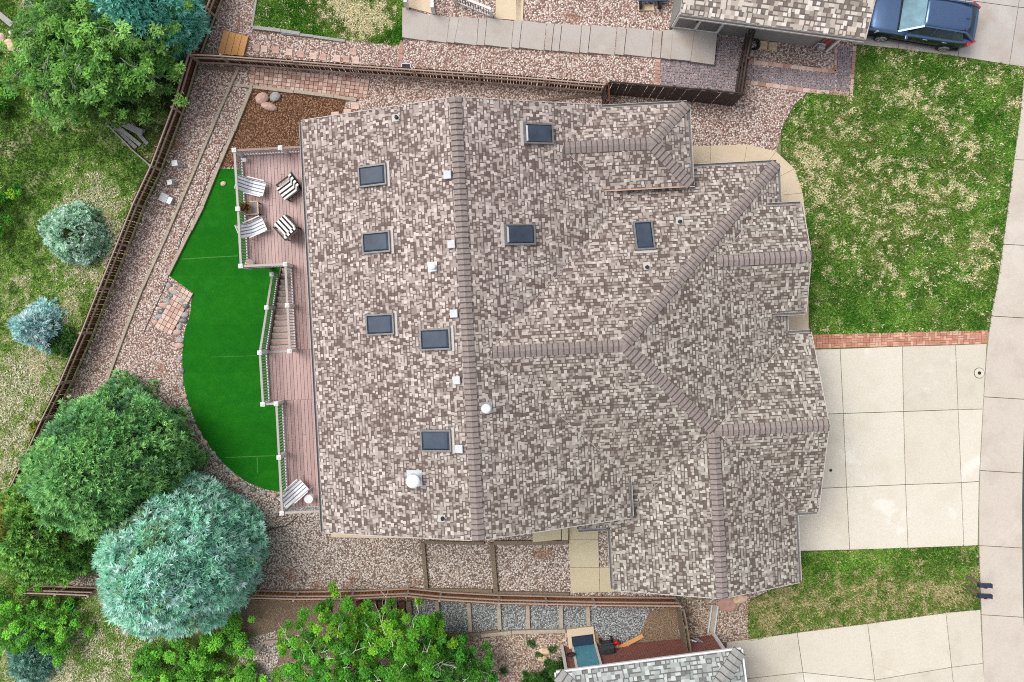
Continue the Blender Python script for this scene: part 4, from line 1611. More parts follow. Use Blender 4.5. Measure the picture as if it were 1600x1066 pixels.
fence('long brown picket fence with double rails running diagonally beside the wild grass slope', WF, -1, 1.35, gap=.118, pw=.10)
fence('long brown rail fence along the paver path between the two gravel side yards', [(314, 100), (362, 102), (470, 110), (560, 117), (650, 123), (750, 130), (850, 138), (940, 146)], 1, 1.4, gap=.125, pw=.10)
fence('rusty brown rail fence below the terraced gravel, next to the grey gravel steps', [(404, 921), (470, 923), (555, 922), (640, 918), (690, 923), (780, 928), (925, 931), (1054, 932)], -1, 1.25, wood='fence_rust', gap=.16, pw=.10)
fence('short run of brown rail fence between the dark conifer and the blue spruce', [(60, 914), (110, 915), (160, 917)], -1, 1.25)
fence('dark solid board fence panel joining the rail fence to the paver patio corner', [(946, 146), (1040, 154), (1090, 158), (1143, 164)], -1, 1.75, gap=.155, wood='board', top='board', pw=.15, name='board_fence', rails=(.2, .85))
fence('dark narrow slatted fence crossing the charcoal paver patio toward the neighbour wall', [(1144, 162), (1152, 110), (1163, 57)], -1, 1.55, gap=.155, wood='board', top='board', pw=.12, name='slatted_fence', rails=(.3, .6, .92))
fence('short dark wooden gate panel between the rail fence and the north eave', [(942, 148), (943, 172)], -1, 1.5, gap=.15, wood='board', top='fence', pw=.12, name='gate', post_step=.8)
fence('short grey wooden fence panel beside the meter at the brick wall of the southern house', [(1055, 934), (1060, 960), (1066, 1000)], -1, 1.4, gap=.15, wood='timber_dk', top='timber_dk', pw=.13, name='wooden_fence', post_step=1.2)


# ================================================================== TIMBERS, PAVERS AND STONES
def timber(label, px, w=.15, h=.14, mat='timber', group='landscape timbers', name='landscape_timber', raise_=0.0, piece=2.4, wig=.015):
    pts = W2(px)
    c = Vector(pts[0]).lerp(Vector(pts[-1]), .5)
    rng = random.Random(len(label) + len(px))
    mb = MB()
    z0 = g(c.x)
    run = walk(pts, piece)
    for (p, d), (q, e) in zip(run, run[1:]):
        dd = (q - p).normalized()
        n_ = Vector((-dd.y, dd.x)) * rng.uniform(-wig, wig)
        a, b = p + n_ + dd * .006, q + n_ - dd * .006
        mb.bar((a.x - c.x, a.y - c.y, g(a.x) + raise_ + h / 2 - .03 - z0), (b.x - c.x, b.y - c.y, g(b.x) + raise_ + h / 2 - .03 - z0), w, h)
    o = mb.build(name, M[mat], None, bevel=.012)
    o.location = (c.x, c.y, z0)
    tag(o, label, 'timber', group)
    return o


timber('long pale timber edging dividing the gravel strip beside the diagonal fence', [(374, 106), (341, 180), (304, 268), (264, 360), (223, 450), (198, 513), (163, 608)], .12, .13)
timber('pale timber edging along the straight side of the green artificial lawn', [(395, 134), (366, 206), (345, 255), (318, 322), (299, 360), (264, 430)], .15, .16)
timber('grey-white timber between the paver path and the bark mulch bed', [(395, 136), (460, 144), (522, 152), (558, 158)], .15, .16)
timber('very short timber crossing the gravel at the west end of the paver path', [(373, 134), (393, 136)], .12, .13)
timber('short dark timber lying under the fence end near the orange boards', [(318, 107), (365, 109)], .14, .14, 'timber_dk')
timber('vertical terrace timber west of the first gravel bed under the south eave', [(661, 846), (667, 921)], .17, .2, 'timber_dk')
timber('vertical terrace timber between the two square gravel beds', [(769, 847), (775, 925)], .20, .2, 'timber_dk')
timber('timber along the top of the western square gravel bed', [(662, 846), (757, 848)], .12, .15, 'timber_dk')
timber('timber along the top of the eastern square gravel bed beside the concrete path', [(772, 847), (888, 846)], .17, .2, 'timber_dk')
timber('timber along the bottom of the western square gravel bed by the rusty fence', [(667, 921), (770, 923)], .15, .15, 'timber_dk')
timber('timber along the bottom of the eastern square gravel bed by the rusty fence', [(775, 926), (890, 928)], .15, .15, 'timber_dk')
for k, (a, b) in enumerate((((683, 938), (687, 986)), ((732, 941), (735, 986)), ((779, 943), (781, 983)), ((824, 944), (825, 981)), ((876, 944), (877, 981)), ((918, 945), (920, 977)))):
    nth = ('first', 'second', 'third', 'fourth', 'fifth', 'last')[k]
    timber(f'tan timber step across the grey gravel, {nth} counting from the dark plank stairs', [a, b], .17, .16, 'timber', 'timber steps in the grey gravel', 'timber_step')
timber('crooked grey timber border under the grey gravel steps', [(675, 994), (720, 992), (752, 989), (782, 985)], .16, .18, 'timber_dk')
timber('straight grey timber border joining the doorstep of the blue door', [(752, 992), (800, 987), (884, 985)], .16, .18, 'timber')
timber('white-grey timber edge below the northern neighbour lawn, west part', [(396, 45), (440, 50), (470, 54)], .16, .20, 'greywood')
timber('white-grey timber edge below the northern neighbour lawn, east part', [(440, 53), (490, 58), (540, 65)], .12, .14, 'greywood')
timber('slim pale timber standing along the west end of the northern neighbour lawn', [(404, -20), (394, 44)], .10, .14, 'greywood')
timber('half buried timber curving past the gate on the reddish gravel', [(826, 159), (880, 154), (925, 150), (975, 146), (1010, 151)], .10, .10, 'timber_dk')
timber('reddish timber frame piece in the dirt near the bright green tree', [(413, 1002), (442, 1000)], .16, .16, 'fence_top')
timber('slanting grey timber at the dirt edge beside the small bushes', [(413, 1002), (402, 1020)], .12, .14, 'timber')
timber('rose brick edging across the gravel between neighbour lawn and fence', [(628, 63), (625, 106)], .16, .06, 'paver_pink3', 'brick edgings', 'brick_edging', 0, .3, .004)
timber('thin dark drip hose winding along the rock strip beside the artificial lawn', [(374, 190), (352, 225), (333, 262), (318, 300), (300, 338), (284, 372), (276, 400), (262, 438), (243, 480), (225, 520)], .035, .035, 'black', None, 'drip_hose', .02, .6, .03)['category'] = 'hose'
timber('thin dark branch lying on the gravel below the deck', [(412, 832), (430, 825), (446, 822), (458, 814), (466, 806)], .04, .04, 'board', None, 'fallen_branch', .03, .4, .02)['category'] = 'branch'

# timber plank stairs
st = empty('plank_stairs', 'dark weathered plank stairs below the rusty fence behind the bright green tree', 'stairs', G(605, 950))
for i, x in enumerate(range(562, 646, 11)):
    a, b = G(x, 938), G(x + 3, 968)
    mb = MB()
    mb.bar(a + Vector((0, 0, .09)) - st.location, b + Vector((0, 0, .09)) - st.location, .20 if i % 2 else .26, .16)
    mb.build('tread', M['timber_dk'] if i % 3 else M['fence'], st)

sheet('board_pile_shade', [(170, 190), (186, 186), (230, 204), (236, 226), (244, 263), (206, 231)], 3, M['soil'])  # dark sheet that paints in the shade under the heap of boards
# paver step with cobbles at the artificial lawn
q = [(281, 445), (303, 459), (268, 524), (243, 511)]
ps = slabs('paver_step', paver_cells(q, 4, 9), None, .012, .10, mats=[M['paver_pink2'], M['paver_pink'], M['paver_pink2']], kind=None)
tag(ps, 'pale pink paver landing set at an angle on the edge of the artificial lawn', 'paver landing')


def rock(label, px, py, s, mat, seed, group=None, name='boulder', z=None, cat='rock'):
    rng = np.random.RandomState(seed)
    bm = bmesh.new()
    bmesh.ops.create_icosphere(bm, subdivisions=2, radius=1)
    k = rng.normal(size=(6, 3))
    for v in bm.verts:
        q_ = np.array(v.co)
        r_ = 1 + sum(.10 * math.tanh(3 * float(q_ @ (kk / np.linalg.norm(kk)) - .5)) * -1 for kk in k)
        v.co = Vector(q_ * r_ * np.array(s))
    me = bpy.data.meshes.new(name)
    bm.to_mesh(me)
    bm.free()
    me.materials.append(M[mat])
    o = bpy.data.objects.new(name, me)
    COL.objects.link(o)
    p = G(px, py)
    o.location = (p.x, p.y, p.z + s[2] * .45)
    o.rotation_euler = (0, 0, rng.rand() * .8 - .4)
    tag(o, label, cat, group)
    return o


rock('pink boulder in the mulch bed, west side of the trio', 411, 155, (.25, .18, .16), 'rock_pink', 1, 'boulders in the mulch')
rock('grey boulder in the mulch bed', 431, 153, (.19, .17, .15), 'rock_grey', 2, 'boulders in the mulch')
rock('pale pink boulder in the mulch bed, nearest to the deck', 421, 168, (.30, .15, .15), 'rock_pink', 3, 'boulders in the mulch')
rock('small pale stone lying on the artificial lawn', 349, 287, (.10, .08, .06), 'rock_tan', 4, None, 'stone')
rock('flat purple-brown slab stone beside the south gable tip', 1135, 945, (.30, .24, .08), 'paver_pink3', 5, 'rocks at the south gable')
rock('orange sandstone rock beside the side lawn and the south gable tip', 1156, 935, (.25, .15, .12), 'rock_tan', 6, 'rocks at the south gable')
rock('pale tan rock among small weeds in the tan gravel, eastern of two', 853, 1018, (.24, .12, .1), 'rock_tan', 7, 'rocks in the tan gravel')
rock('pale tan rock among small weeds in the tan gravel, western of two', 846, 1028, (.2, .13, .1), 'rock_tan', 8, 'rocks in the tan gravel')
for i, (px, py) in enumerate(((5, 60), (14, 68), (22, 75), (30, 82), (38, 90), (45, 99))):
    rock('pale landscape rock in the row at the top left corner', px, py, (.14 + .05 * (i % 3), .17 - .03 * (i % 2), .12), 'rock_tan' if i % 3 else 'paver_pink2', 20 + i, 'pale rocks in the corner row', 'landscape_rock')
cob = [(265, 447), (270, 453), (275, 458), (268, 462), (262, 470), (257, 478), (264, 474), (252, 487), (249, 495), (244, 503), (289, 492), (286, 501), (281, 511), (277, 519), (284, 470), (291, 478), (281, 530), (279, 540)]
for i, (px, py) in enumerate(cob):
    rock('grey cobble bordering the pale paver landing', px, py, (.11 + .03 * (i % 3), .10, .08), ('rock_grey', 'rock_pink', 'rock_grey', 'lead')[i % 4], 40 + i, 'cobbles around the paver landing', 'cobble')
crv = [(282, 560), (284, 580), (284, 600), (289, 620), (294, 640), (302, 658), (311, 676), (321, 692), (332, 708), (343, 722), (356, 735), (369, 748), (382, 757), (396, 764), (412, 769), (428, 773)]
for i, (px, py) in enumerate(crv):
    rock('small grey edging stone along the curved lawn edge', px, py, (.105, .08 + .02 * (i % 2), .06), ('rock_grey', 'lead', 'rock_grey', 'rock_pink')[i % 4], 80 + i, 'edging stones along the curved lawn', 'edging_stone')


def paver(label, px, py, s, group, mat='paver_pink', rz=0.0):
    p = G(px, py)
    mb = MB()
    mb.box(-s / 2, s / 2, -s / 2, s / 2, -.04, .045)
    o = mb.build('stepping_stone', M[mat], None, bevel=.008)
    o.location = p
    o.rotation_euler = (0, 0, rz)
    return tag(o, label, 'stepping stone', group)


for i, (px, py) in enumerate(((401, 75), (413, 77), (431, 79), (452, 82), (470, 85), (490, 88), (505, 90), (527, 92), (541, 93), (556, 95), (552, 81))):
    paver('square pink stepping stone in the gravel between neighbour lawn and rail fence', px, py, .30, 'stepping stones north of the rail fence', ('paver_pink', 'paver_pink2')[i % 2], R(-5))
for px, py, lab in ((555, 165, 'pink stepping stone nearest the paver path corner, by the north eave'), (543, 177, 'pink stepping stone between two others beside the mulch bed'), (524, 181, 'pink stepping stone lying on the mulch bed edge by the roof')):
    paver(lab, px, py, .34, 'stepping stones beside the mulch', 'paver_pink2', R(3))
paver('square tan paver against the grey neighbour wall, nearer the slatted fence', 1192, 71, .34, 'pavers at the grey wall', 'rock_tan', R(-6))
paver('square tan paver against the grey neighbour wall, farther from the slatted fence', 1207, 73, .34, 'pavers at the grey wall', 'rock_tan', R(-6))

# orange board step
t = empty('wooden_step', 'fresh orange wooden step of four boards at the fence corner', 'wooden step', G(366, 72), R(-14))
for i in range(4):
    mb = MB()
    x = -.44 + i * .29
    mb.box(x - .135, x + .135, -.53, .53, .10, .15)
    mb.build('board', M['orangewood'], t)
for y in (-.4, .4):
    mb = MB()
    mb.box(-.55, .55, y - .05, y + .05, 0, .099)
    mb.build('bearer', M['timber'], t)

# weathered boards and edging by the diagonal fence
t = empty('board_pile', 'heap of silvery weathered boards on the slope beside the diagonal fence', 'board pile', G(212, 212))
for (a, b, z) in (((176, 188), (228, 206), .12), ((178, 192), (222, 228), .2), ((190, 190), (226, 208), .3), ((180, 200), (214, 232), .08), ((198, 184), (214, 200), .22), ((205, 195), (232, 226), .1), ((182, 190), (224, 212), .16)):
    mb = MB()
    mb.bar(G(*a) + Vector((0, 0, z)) - t.location, G(*b) + Vector((0, 0, z * .6 + .03)) - t.location, .16, .04)
    mb.build('plank', M['greywood'], t)
timber('thin pale edging board running diagonally from the heap of boards to the long fence', [(168, 194), (206, 232), (243, 264)], .06, .25, 'greywood', 'boards near the slope', 'edging_board')
timber('grey weathered log in the top left corner beside the pine', [(-10, 14), (24, 42)], .26, .26, 'greywood', 'boards near the slope', 'log')['category'] = 'log'
t = empty('marker_post', 'white round-topped post near the top left corner beside the pine', 'post', G(34, 60))
mb = MB()
mb.tube((0, 0, -.1), (0, 0, .75), .05, .05, 12)
mb.build('post', M['dwhite'], t)
mb = MB()
mb.lathe((0, 0, .75), [(.09, 0), (.11, .05), (.08, .11), (.02, .14)], 14)
mb.build('cap', M['white'], t)

# utility boxes beside the gravel strip
for px, py, w, h_, lab in ((277, 258, .22, .42, 'small white square utility box nearest the fence bend'), (268, 287, .19, .34, 'small white square utility box, middle of the three on the gravel')):
    t = empty('utility_box', lab, 'utility box', G(px + 2, py), R(10), 'small utility boxes on the gravel')
    mb = MB()
    mb.box(-w / 2, w / 2, -w / 2, w / 2, -.05, h_)
    mb.build('casing', M['dwhite'], t)
    mb = MB()
    mb.box(-w / 2 - .02, w / 2 + .02, -w / 2 - .02, w / 2 + .02, h_, h_ + .04)
    mb.build('lid', M['white'], t, bevel=.015)
t = empty('utility_pedestal', 'larger blue-grey metal utility box lying lowest of the three on the gravel', 'utility box', G(263, 312), R(-26))
mb = MB()
mb.box(-.27, .27, -.17, .17, -.05, .22)
mb.build('casing', M['metal'], t, bevel=.03)
mb = MB()
mb.box(-.30, .05, -.19, .19, .22, .25)
mb.build('lid', M['dwhite'], t)

# ================================================================== NORTHERN NEIGHBOUR
A, B = P(1062, 22, 5.15), P(1352, 61, 5.15)
ex = Vector((B.x - A.x, B.y - A.y, 0))
nl = ex.length
na = math.atan2(ex.y, ex.x)
nh = empty('neighbour_house', 'grey neighbour house at the top with brown shingle roof and two-pane glass door', 'house', (A.x, A.y, 0), na)
mb = MB()
slope(mb, [(0, 0), (nl, 0), (nl, 7.0), (0, 7.0)], lambda u, v: 5.15 + .30 * v, 'u')
slope(mb, [(0, 7.0), (nl, 7.0), (nl, 14.0), (0, 14.0)], lambda u, v: 7.25 - .30 * (v - 7.0), 'u')
rf = mb.build('roof', [M['shingle_brown'], M['dwhite']], nh)
gutter(rf, (0, 0, 5.13), (nl, 0, 5.13), (0, -1))
rake(rf, (nl, 0, 5.15), (nl, 7.0, 7.25), (1, 0))
mb = MB()
mb.hexa([(.12, .5, 2.1), (nl - .55, .5, 2.1), (nl - .55, 13.5, 2.1), (.12, 13.5, 2.1)], [(.12, .5, 5.17), (nl - .55, .5, 5.17), (nl - .55, 13.5, 5.17), (.12, 13.5, 5.17)])
mb.build('wall', M['grey_siding'], nh)
mb = MB()
mb.box(nl - 1.0, nl - .50, .44, .499, 2.3, 5.15)
mb.box(nl - .549, nl - .49, .44, 1.6, 2.3, 5.15)
mb.build('brick_pier', M['brick'], nh)
mb = MB()
mb.bar((nl - .47, .40, 2.4), (nl - .47, .40, 5.1), .09, .09, up=(0, 1, 0))
mb.bar((nl - .47, .40, 5.05), (nl - .47, .05, 5.1), .09, .09)
mb.build('downspout', M['white'], nh)
f = MB()
for u in (.2, 1.13, 2.06):
    f.box(u - .05, u + .05, .43, .50, 2.62, 4.75)
f.box(.25, 2.01, .43, .50, 4.66, 4.75)
f.box(.25, 2.01, .43, .50, 2.62, 2.70)
dr = f.build('door', M['white'], nh)
for u in (.66, 1.595):
    f = MB()
    f.box(u - .41, u + .41, .46, .495, 2.70, 4.66)
    f.build('pane', M['lead'], dr)
f = MB()
f.box(.98, 1.04, .40, .455, 3.5, 3.7)
f.build('handle', M['black'], dr)
f = MB()
f.box(.90, 1.02, .40, .495, 4.80, 4.98)
f.build('wall_lamp', M['black'], nh)

t = empty('gas_meter', 'small grey gas meter with pipes at the brick corner of the grey house', 'gas meter', G(1276, 80), na)
mb = MB()
mb.box(-.14, .14, -.09, .09, .35, .62)
mb.build('meter_body', M['metal'], t, bevel=.03)
mb = MB()
mb.tube((-.22, .05, 0), (-.22, .05, .75), .025)
mb.tube((-.22, .05, .72), (.1, .05, .72), .025)
mb.tube((.08, .05, .6), (.08, .05, .74), .025)
mb.tube((.05, 0, 0), (.05, 0, .36), .03)
mb.build('pipe_run', M['dwhite'], t)

t = empty('hose_reel', 'coiled dark garden hose on the gravel by the slatted fence', 'hose', G(1177, 70))
mb = MB()
for k in range(4):
    r_ = .16 + .035 * k
    pr = [Vector((r_ * math.cos(a), r_ * math.sin(a), .03 + .02 * k)) for a in [i * math.pi / 10 for i in range(21)]]
    for a, b in zip(pr, pr[1:]): mb.tube(a, b, .016, n=6, caps=False)
mb.build('coil', M['black'], t)


def white_rail(label, a, b, h=1.0, dark=False, width=.10):
    A, B = G(*a), G(*b)
    c = (A + B) / 2
    t = empty('railing', label, 'railing', c, 0, 'white railings of the neighbour')
    d = (B - A).normalized()
    for p in (A, B):
        mb = MB()
        q = p - c
        mb.box(q.x - .07, q.x + .07, q.y - .07, q.y + .07, -.1, h + .05)
        mb.build('post', M['white'], t)
    mb = MB()
    mb.bar(A - c + Vector((0, 0, h)), B - c + Vector((0, 0, h)), width, .06)
    mb.bar(A - c + Vector((0, 0, .12)), B - c + Vector((0, 0, .12)), .06, .05)
    mb.build('rail', M['white'], t)
    mb = MB()
    n = int((B - A).length / .12)
    for i in range(1, n):
        p = A.lerp(B, i / n) - c
        mb.box(p.x - .012, p.x + .012, p.y - .012, p.y + .012, .14, h - .03)
    mb.build('baluster_infill', M['black'] if dark else M['white'], t)


white_rail('white walkway railing on the lawn side of the neighbour entrance path', (632, -30), (637, 14), .9)
white_rail('white walkway railing on the gravel side of the neighbour entrance path', (676, -30), (678, 22), .9)
white_rail('railing of black balusters between white posts above the stepped concrete path', (712, 4), (768, 27), .9, True)
# blue cart
t = empty('hand_cart', 'blue two-wheeled garden cart cut off by the top edge', 'cart', G(1018, 4))
mb = MB()
mb.box(-.62, .62, -.1, .5, .3, .42)
mb.build('tray', M['carpaint'], t, bevel=.03)
for x in (-.5, .3):
    mb = MB()
    mb.tube((x - .04, -.16, .2), (x + .04, -.16, .2), .2, n=18)
    mb.build('wheel', M['rubber'], t)
mb = MB()
mb.box(-.55, .1, -.36, -.1, -.05, .06)
mb.build('foot_plate', M['rock_tan'], t)
t = empty('drain_box', 'small white-framed drain box beside the rail fence on the gravel', 'drain', G(635, 106))
mb = MB()
for a, b in (((-.2, -.15), (.2, -.15)), ((.2, -.15), (.2, .15)), ((.2, .15), (-.2, .15)), ((-.2, .15), (-.2, -.15))):
    mb.bar((*a, .06), (*b, .06), .05, .12)
mb.build('frame', M['dwhite'], t)
mb = MB()
mb.box(-.17, .17, -.12, .12, 0, .05)
mb.build('grate', M['black'], t)

# ================================================================== SOUTHERN NEIGHBOUR
A, B = P(869, 1052, 5.1), P(1158, 1015, 5.1)
ex = Vector((B.x - A.x, B.y - A.y, 0))
sn = ex.length
sa = math.atan2(ex.y, ex.x)
shs = empty('neighbour_house', 'brick neighbour house at the bottom with grey-green shingle roof and pale blue door', 'house', (A.x, A.y, 0), sa)
mb = MB()
hipz = .35
slope(mb, [(0, 0), (sn, 0), (sn - 3.2, -3.2), (3.2, -3.2)], lambda u, v: 5.1 - hipz * v, 'u')
slope(mb, [(sn, 0), (sn, -10), (sn - 3.2, -6.8), (sn - 3.2, -3.2)], lambda u, v: 5.1 + hipz * (sn - u), 'v')
slope(mb, [(0, 0), (0, -10), (3.2, -6.8), (3.2, -3.2)], lambda u, v: 5.1 + hipz * u, 'v')
slope(mb, [(0, -10), (sn, -10), (sn - 3.2, -6.8), (3.2, -6.8)], lambda u, v: 5.1 + hipz * (v + 10), 'u')
slope(mb, [(3.2, -3.2), (sn - 3.2, -3.2), (sn - 3.2, -6.8), (3.2, -6.8)], lambda u, v: 6.219, 'u')
rf = mb.build('roof', [M['shingle_grey'], M['white']], shs)
caps(rf, (sn - .05, -.05, 5.12), (sn - 3.2, -3.2, 6.22), 'cap_grey', slopes=(.24, .24), w=.28, step=.26)
caps(rf, (.05, -.05, 5.12), (3.2, -3.2, 6.22), 'cap_grey', slopes=(.24, .24), w=.28, step=.26)
for a, b, o in (((0, 0, 5.1), (sn, 0, 5.1), (0, 1)), ((sn, 0, 5.1), (sn, -10, 5.1), (1, 0)), ((0, 0, 5.1), (0, -10, 5.1), (-1, 0))):
    mb = MB()
    o3 = Vector((*o, 0)) * .04
    mb.bar(Vector(a) + o3 - Vector((0, 0, .05)), Vector(b) + o3 - Vector((0, 0, .05)), .07, .1)
    mb.build('gutter', M['white'], rf)
mb = MB()
zb = 1.4
a = [(.45, -.45), (sn - .45, -.45), (sn - .45, -9.5), (.45, -9.5)]
for (p, q) in ((a[0], a[1]), (a[1], a[2]), (a[2], a[3]), (a[3], a[0])):
    L_ = math.dist(p, q)
    mb.poly([(*q, zb), (*p, zb), (*p, 4.99), (*q, 4.99)], 0, [(L_, 0), (0, 0), (0, 3.6), (L_, 3.6)])
mb.build('wall', M['brick'], shs)
for u in (.42, sn - .42):
    mb = MB()
    mb.bar((u, -.42, 1.5), (u, -.42, 4.98), .12, .12, up=(0, 1, 0))
    mb.build('corner_trim', M['white'], shs)
ud = 1.35
f = MB()
f.box(ud - .54, ud - .44, -.44, -.36, 1.85, 4.3)
f.box(ud + .44, ud + .54, -.44, -.36, 1.85, 4.3)
f.box(ud - .44, ud + .44, -.44, -.36, 4.2, 4.3)
dr = f.build('door', M['white'], shs)
f = MB()
f.box(ud - .43, ud + .43, -.43, -.38, 1.86, 4.19)
f.build('door_leaf', M['bluedoor'], dr)
t = empty('doorstep', 'pale concrete doorstep in front of the blue door', 'doorstep', G(909, 998), sa)
mb = MB()
mb.box(-.60, .56, -.62, .52, -.25, .16)
mb.build('slab', M['tan_concrete'], t, bevel=.01)
t = empty('door_mat', 'dark door mat on the pale doorstep', 'door mat', G(911, 1005, .162), sa)
mb = MB()
mb.box(-.46, .46, -.33, .33, 0, .02)
mb.build('mat', M['black'], t)
mb = MB()
mb.box(-.42, .42, -.29, .29, .02, .026)
mb.build('pile', M['navy'], t)

t = empty('wheeled_bin', 'dark grey wheeled rubbish bin beside the doorstep of the blue door', 'bin', G(947, 1008), sa + R(2))
mb = MB()
mb.hexa([(-.22, -.28, .06), (.22, -.28, .06), (.22, .24, .06), (-.22, .24, .06)], [(-.27, -.36, .95), (.27, -.36, .95), (.27, .32, .95), (-.27, .32, .95)])
mb.build('body', M['bin'], t, bevel=.03)
mb = MB()
mb.hexa([(-.30, -.40, .952), (.30, -.40, .952), (.30, .36, .952), (-.30, .36, .952)], [(-.22, -.30, 1.04), (.22, -.30, 1.04), (.22, .26, 1.04), (-.22, .26, 1.04)])
for sg in (-1, 1):
    mb.bar((0, -.02, 1.045), (sg * .18, .22, 1.045), .035, .02)
    mb.bar((0, -.02, 1.045), (sg * .18, -.26, 1.045), .035, .02)
lid = mb.build('lid', M['bin'], t)
mb = MB()
mb.tube((-.24, .43, .98), (.24, .43, .98), .03)
mb.bar((-.2, .34, .97), (-.2, .43, .98), .04, .04)
mb.bar((.2, .34, .97), (.2, .43, .98), .04, .04)
mb.build('handle', M['bin'], lid)
for x in (-.25, .25):
    mb = MB()
    mb.tube((x - .03, .28, .11), (x + .03, .28, .11), .11, n=16)
    mb.build('wheel', M['rubber'], t)
mb = MB()
mb.box(-.26, .26, -.43, -.37, .90, .948)
mb.build('front_lip', M['dwhite'], t)

t = empty('toy_rocker', 'red and white plastic toy with an orange wooden board on the grey gravel', 'toy', G(980, 1004), sa + R(10))
mb = MB()
mb.obox((-.40, .02, .16), (.11, .05, 0), (-.11, .26, 0), (0, 0, .14))
mb.build('base', M['redplastic'], t, bevel=.05)
mb = MB()
mb.tube((-.47, .04, .3), (-.47, .04, .33), .10, n=16)
mb.obox((-.30, -.2, .305), (.05, .02, 0), (-.03, .06, 0), (0, 0, .02))
mb.build('emblem', M['white'], t)
mb = MB()
mb.bar((-.42, .02, .33), (.72, .16, .18), .17, .05)
mb.build('board', M['orangewood'], t)
t = empty('garden_bucket', 'bright green bucket on the ground at the west corner of the brick house', 'bucket', G(882, 1046))
mb = MB()
mb.lathe((0, 0, 0), [(.12, 0), (.17, .30), (.18, .31)], 16)
m_green = plain('green_plastic', (.05, .45, .06), .4)
mb.build('body', m_green, t)
mb = MB()
for a, b in (((-.3, -.45), (.2, -.45)), ((.2, -.45), (.2, .3)), ((.2, .3), (-.3, .3)), ((-.3, .3), (-.3, -.45))):
    mb.bar((*a, .02), (*b, .02), .06, .06)
tf = mb.build('bed_frame', M['white'], None)
tf.location = G(880, 1043)
tag(tf, 'white rectangular ground frame around the green bucket', 'frame')
t = empty('hose_reel', 'dark hose reel on the brick wall between white corner trim and blue door', 'hose', (0, 0, 0))
hl = Matrix.Translation((A.x, A.y, 0)) @ Matrix.Rotation(sa, 4, 'Z') @ Vector((.72, -.33, 2.9))
t.location = hl
t.rotation_euler = (0, 0, sa)
mb = MB()
for k in range(3):
    r_ = .12 + .035 * k
    pr = [Vector((r_ * math.cos(a), .02 * k, r_ * math.sin(a))) for a in [i * math.pi / 10 for i in range(21)]]
    for a, b in zip(pr, pr[1:]): mb.tube(a, b, .018, n=6, caps=False)
mb.build('coil', M['black'], t)
t = empty('splash_block', 'long pale downspout tray standing on the gravel by the south neighbour driveway', 'drain tray', G(1113, 966), R(82))
mb = MB()
mb.box(-.58, .58, -.14, .14, -.02, .05)
mb.build('tray_base', M['timber'], t)
for y in (-.13, .13):
    mb = MB()
    mb.box(-.58, .58, y - .03, y + .03, .05, .13)
    mb.build('rim', M['dwhite'], t)
t = empty('pipe_bundle', 'crumpled grey pipe bundle at the brick wall behind the small grey fence panel', 'pipes', G(1078, 993), sa)
mb = MB()
for k in range(5):
    mb.tube((-.3 + .12 * k, .02 * (k % 2), .25 + .1 * (k % 3)), (-.1 + .12 * k, -.08, .4 + .06 * k), .035, n=8)
mb.build('pipe_run', M['metal'], t)

# ================================================================== STREET SIDE
for px, py, lab in ((1535, 914, 'dark blue mailbox on a post at the kerb, nearer the house lot'), (1535, 930, 'dark blue mailbox on a post at the kerb, nearer the lower driveway')):
    t = empty('mailbox', lab, 'mailbox', G(1511, py - 13), R(-2), 'pair of mailboxes at the kerb')
    mb = MB()
    mb.box(-.05, .05, -.05, .05, -.1, 1.05)
    mb.build('post', M['timber_dk'], t)
    mb = MB()
    pr = [(-.085, 0), (.085, 0), (.085, .12), (.06, .18), (0, .20), (-.06, .18), (-.085, .12)]
    A_ = [(-.20, y, 1.05 + z) for y, z in pr]
    B_ = [(.32, y, 1.05 + z) for y, z in pr]
    mb.poly(A_)
    mb.poly(B_[::-1])
    for i in range(len(pr)):
        j = (i + 1) % len(pr)
        mb.poly([A_[j], A_[i], B_[i], B_[j]])
    bx = mb.build('box', M['navy'], t)
    mb = MB()
    mb.box(.32, .34, -.09, .09, 1.05, 1.22)
    mb.build('door', M['navy'], bx)
    mb = MB()
    mb.box(.02, .14, -.105, -.09, 1.12, 1.22)
    mb.build('flag', M['redplastic'], bx)
t = empty('meter_cover', 'round concrete water meter cover with dark centre at the driveway edge', 'meter cover', G(1530, 583, .05))
mb = MB()
mb.lathe((0, 0, -.02), [(.225, 0), (.225, .03)], 28)
mb.build('ring', M['soil'], t)
mb = MB()
mb.lathe((0, 0, -.01), [(.205, 0), (.205, .03)], 28)
mb.build('plate', M['concrete'], t)
mb = MB()
mb.lathe((0, 0, .01), [(.075, 0), (.07, .022)], 18)
mb.build('lid', M['black'], t)
t = empty('floor_drain', 'tiny dark drain cap on the driveway near the garage gable', 'drain cap', G(1298, 735, .05))
mb = MB()
mb.lathe((0, 0, 0), [(.065, 0), (.06, .012)], 16)
mb.build('cap', M['black'], t)
mb = MB()
mb.lathe((0, 0, .012), [(.03, 0), (.03, .006)], 12)
mb.build('plug', M['soil'], t)

sheet('gravel_ground', spline([(1512, 893), (1524, 898), (1530, 912), (1529, 930), (1517, 926), (1506, 914), (1505, 900), (1512, 893)], 4)[:-1], 3, M['tan_gravel'])
# ------------------------------------------------------------------ parked car
ct = empty('parked_car', 'dark blue hatchback parked on the driveway at the top right', 'car', (17.13, 12.42, 2.45), R(180 - 9.0))


def loft(stations, prof, m=0):
    mb = MB()
    rings = []
    for st_ in stations:
        half = prof(*st_)
        rings.append([(st_[0], y, z) for y, z in half] + [(st_[0], -y, z) for y, z in half[::-1][1:] if y > 1e-6] + ([] if half[0][0] > 1e-6 else []))
    n = len(rings[0])
    for A_, B_ in zip(rings, rings[1:]):
        for i in range(n):
            j = (i + 1) % n
            mb.poly([A_[i], B_[i], B_[j], A_[j]], 1 if (i < 4 or i >= n - 4) else m)
    mb.poly(rings[0], m)
    mb.poly(rings[-1][::-1], m)
    return mb


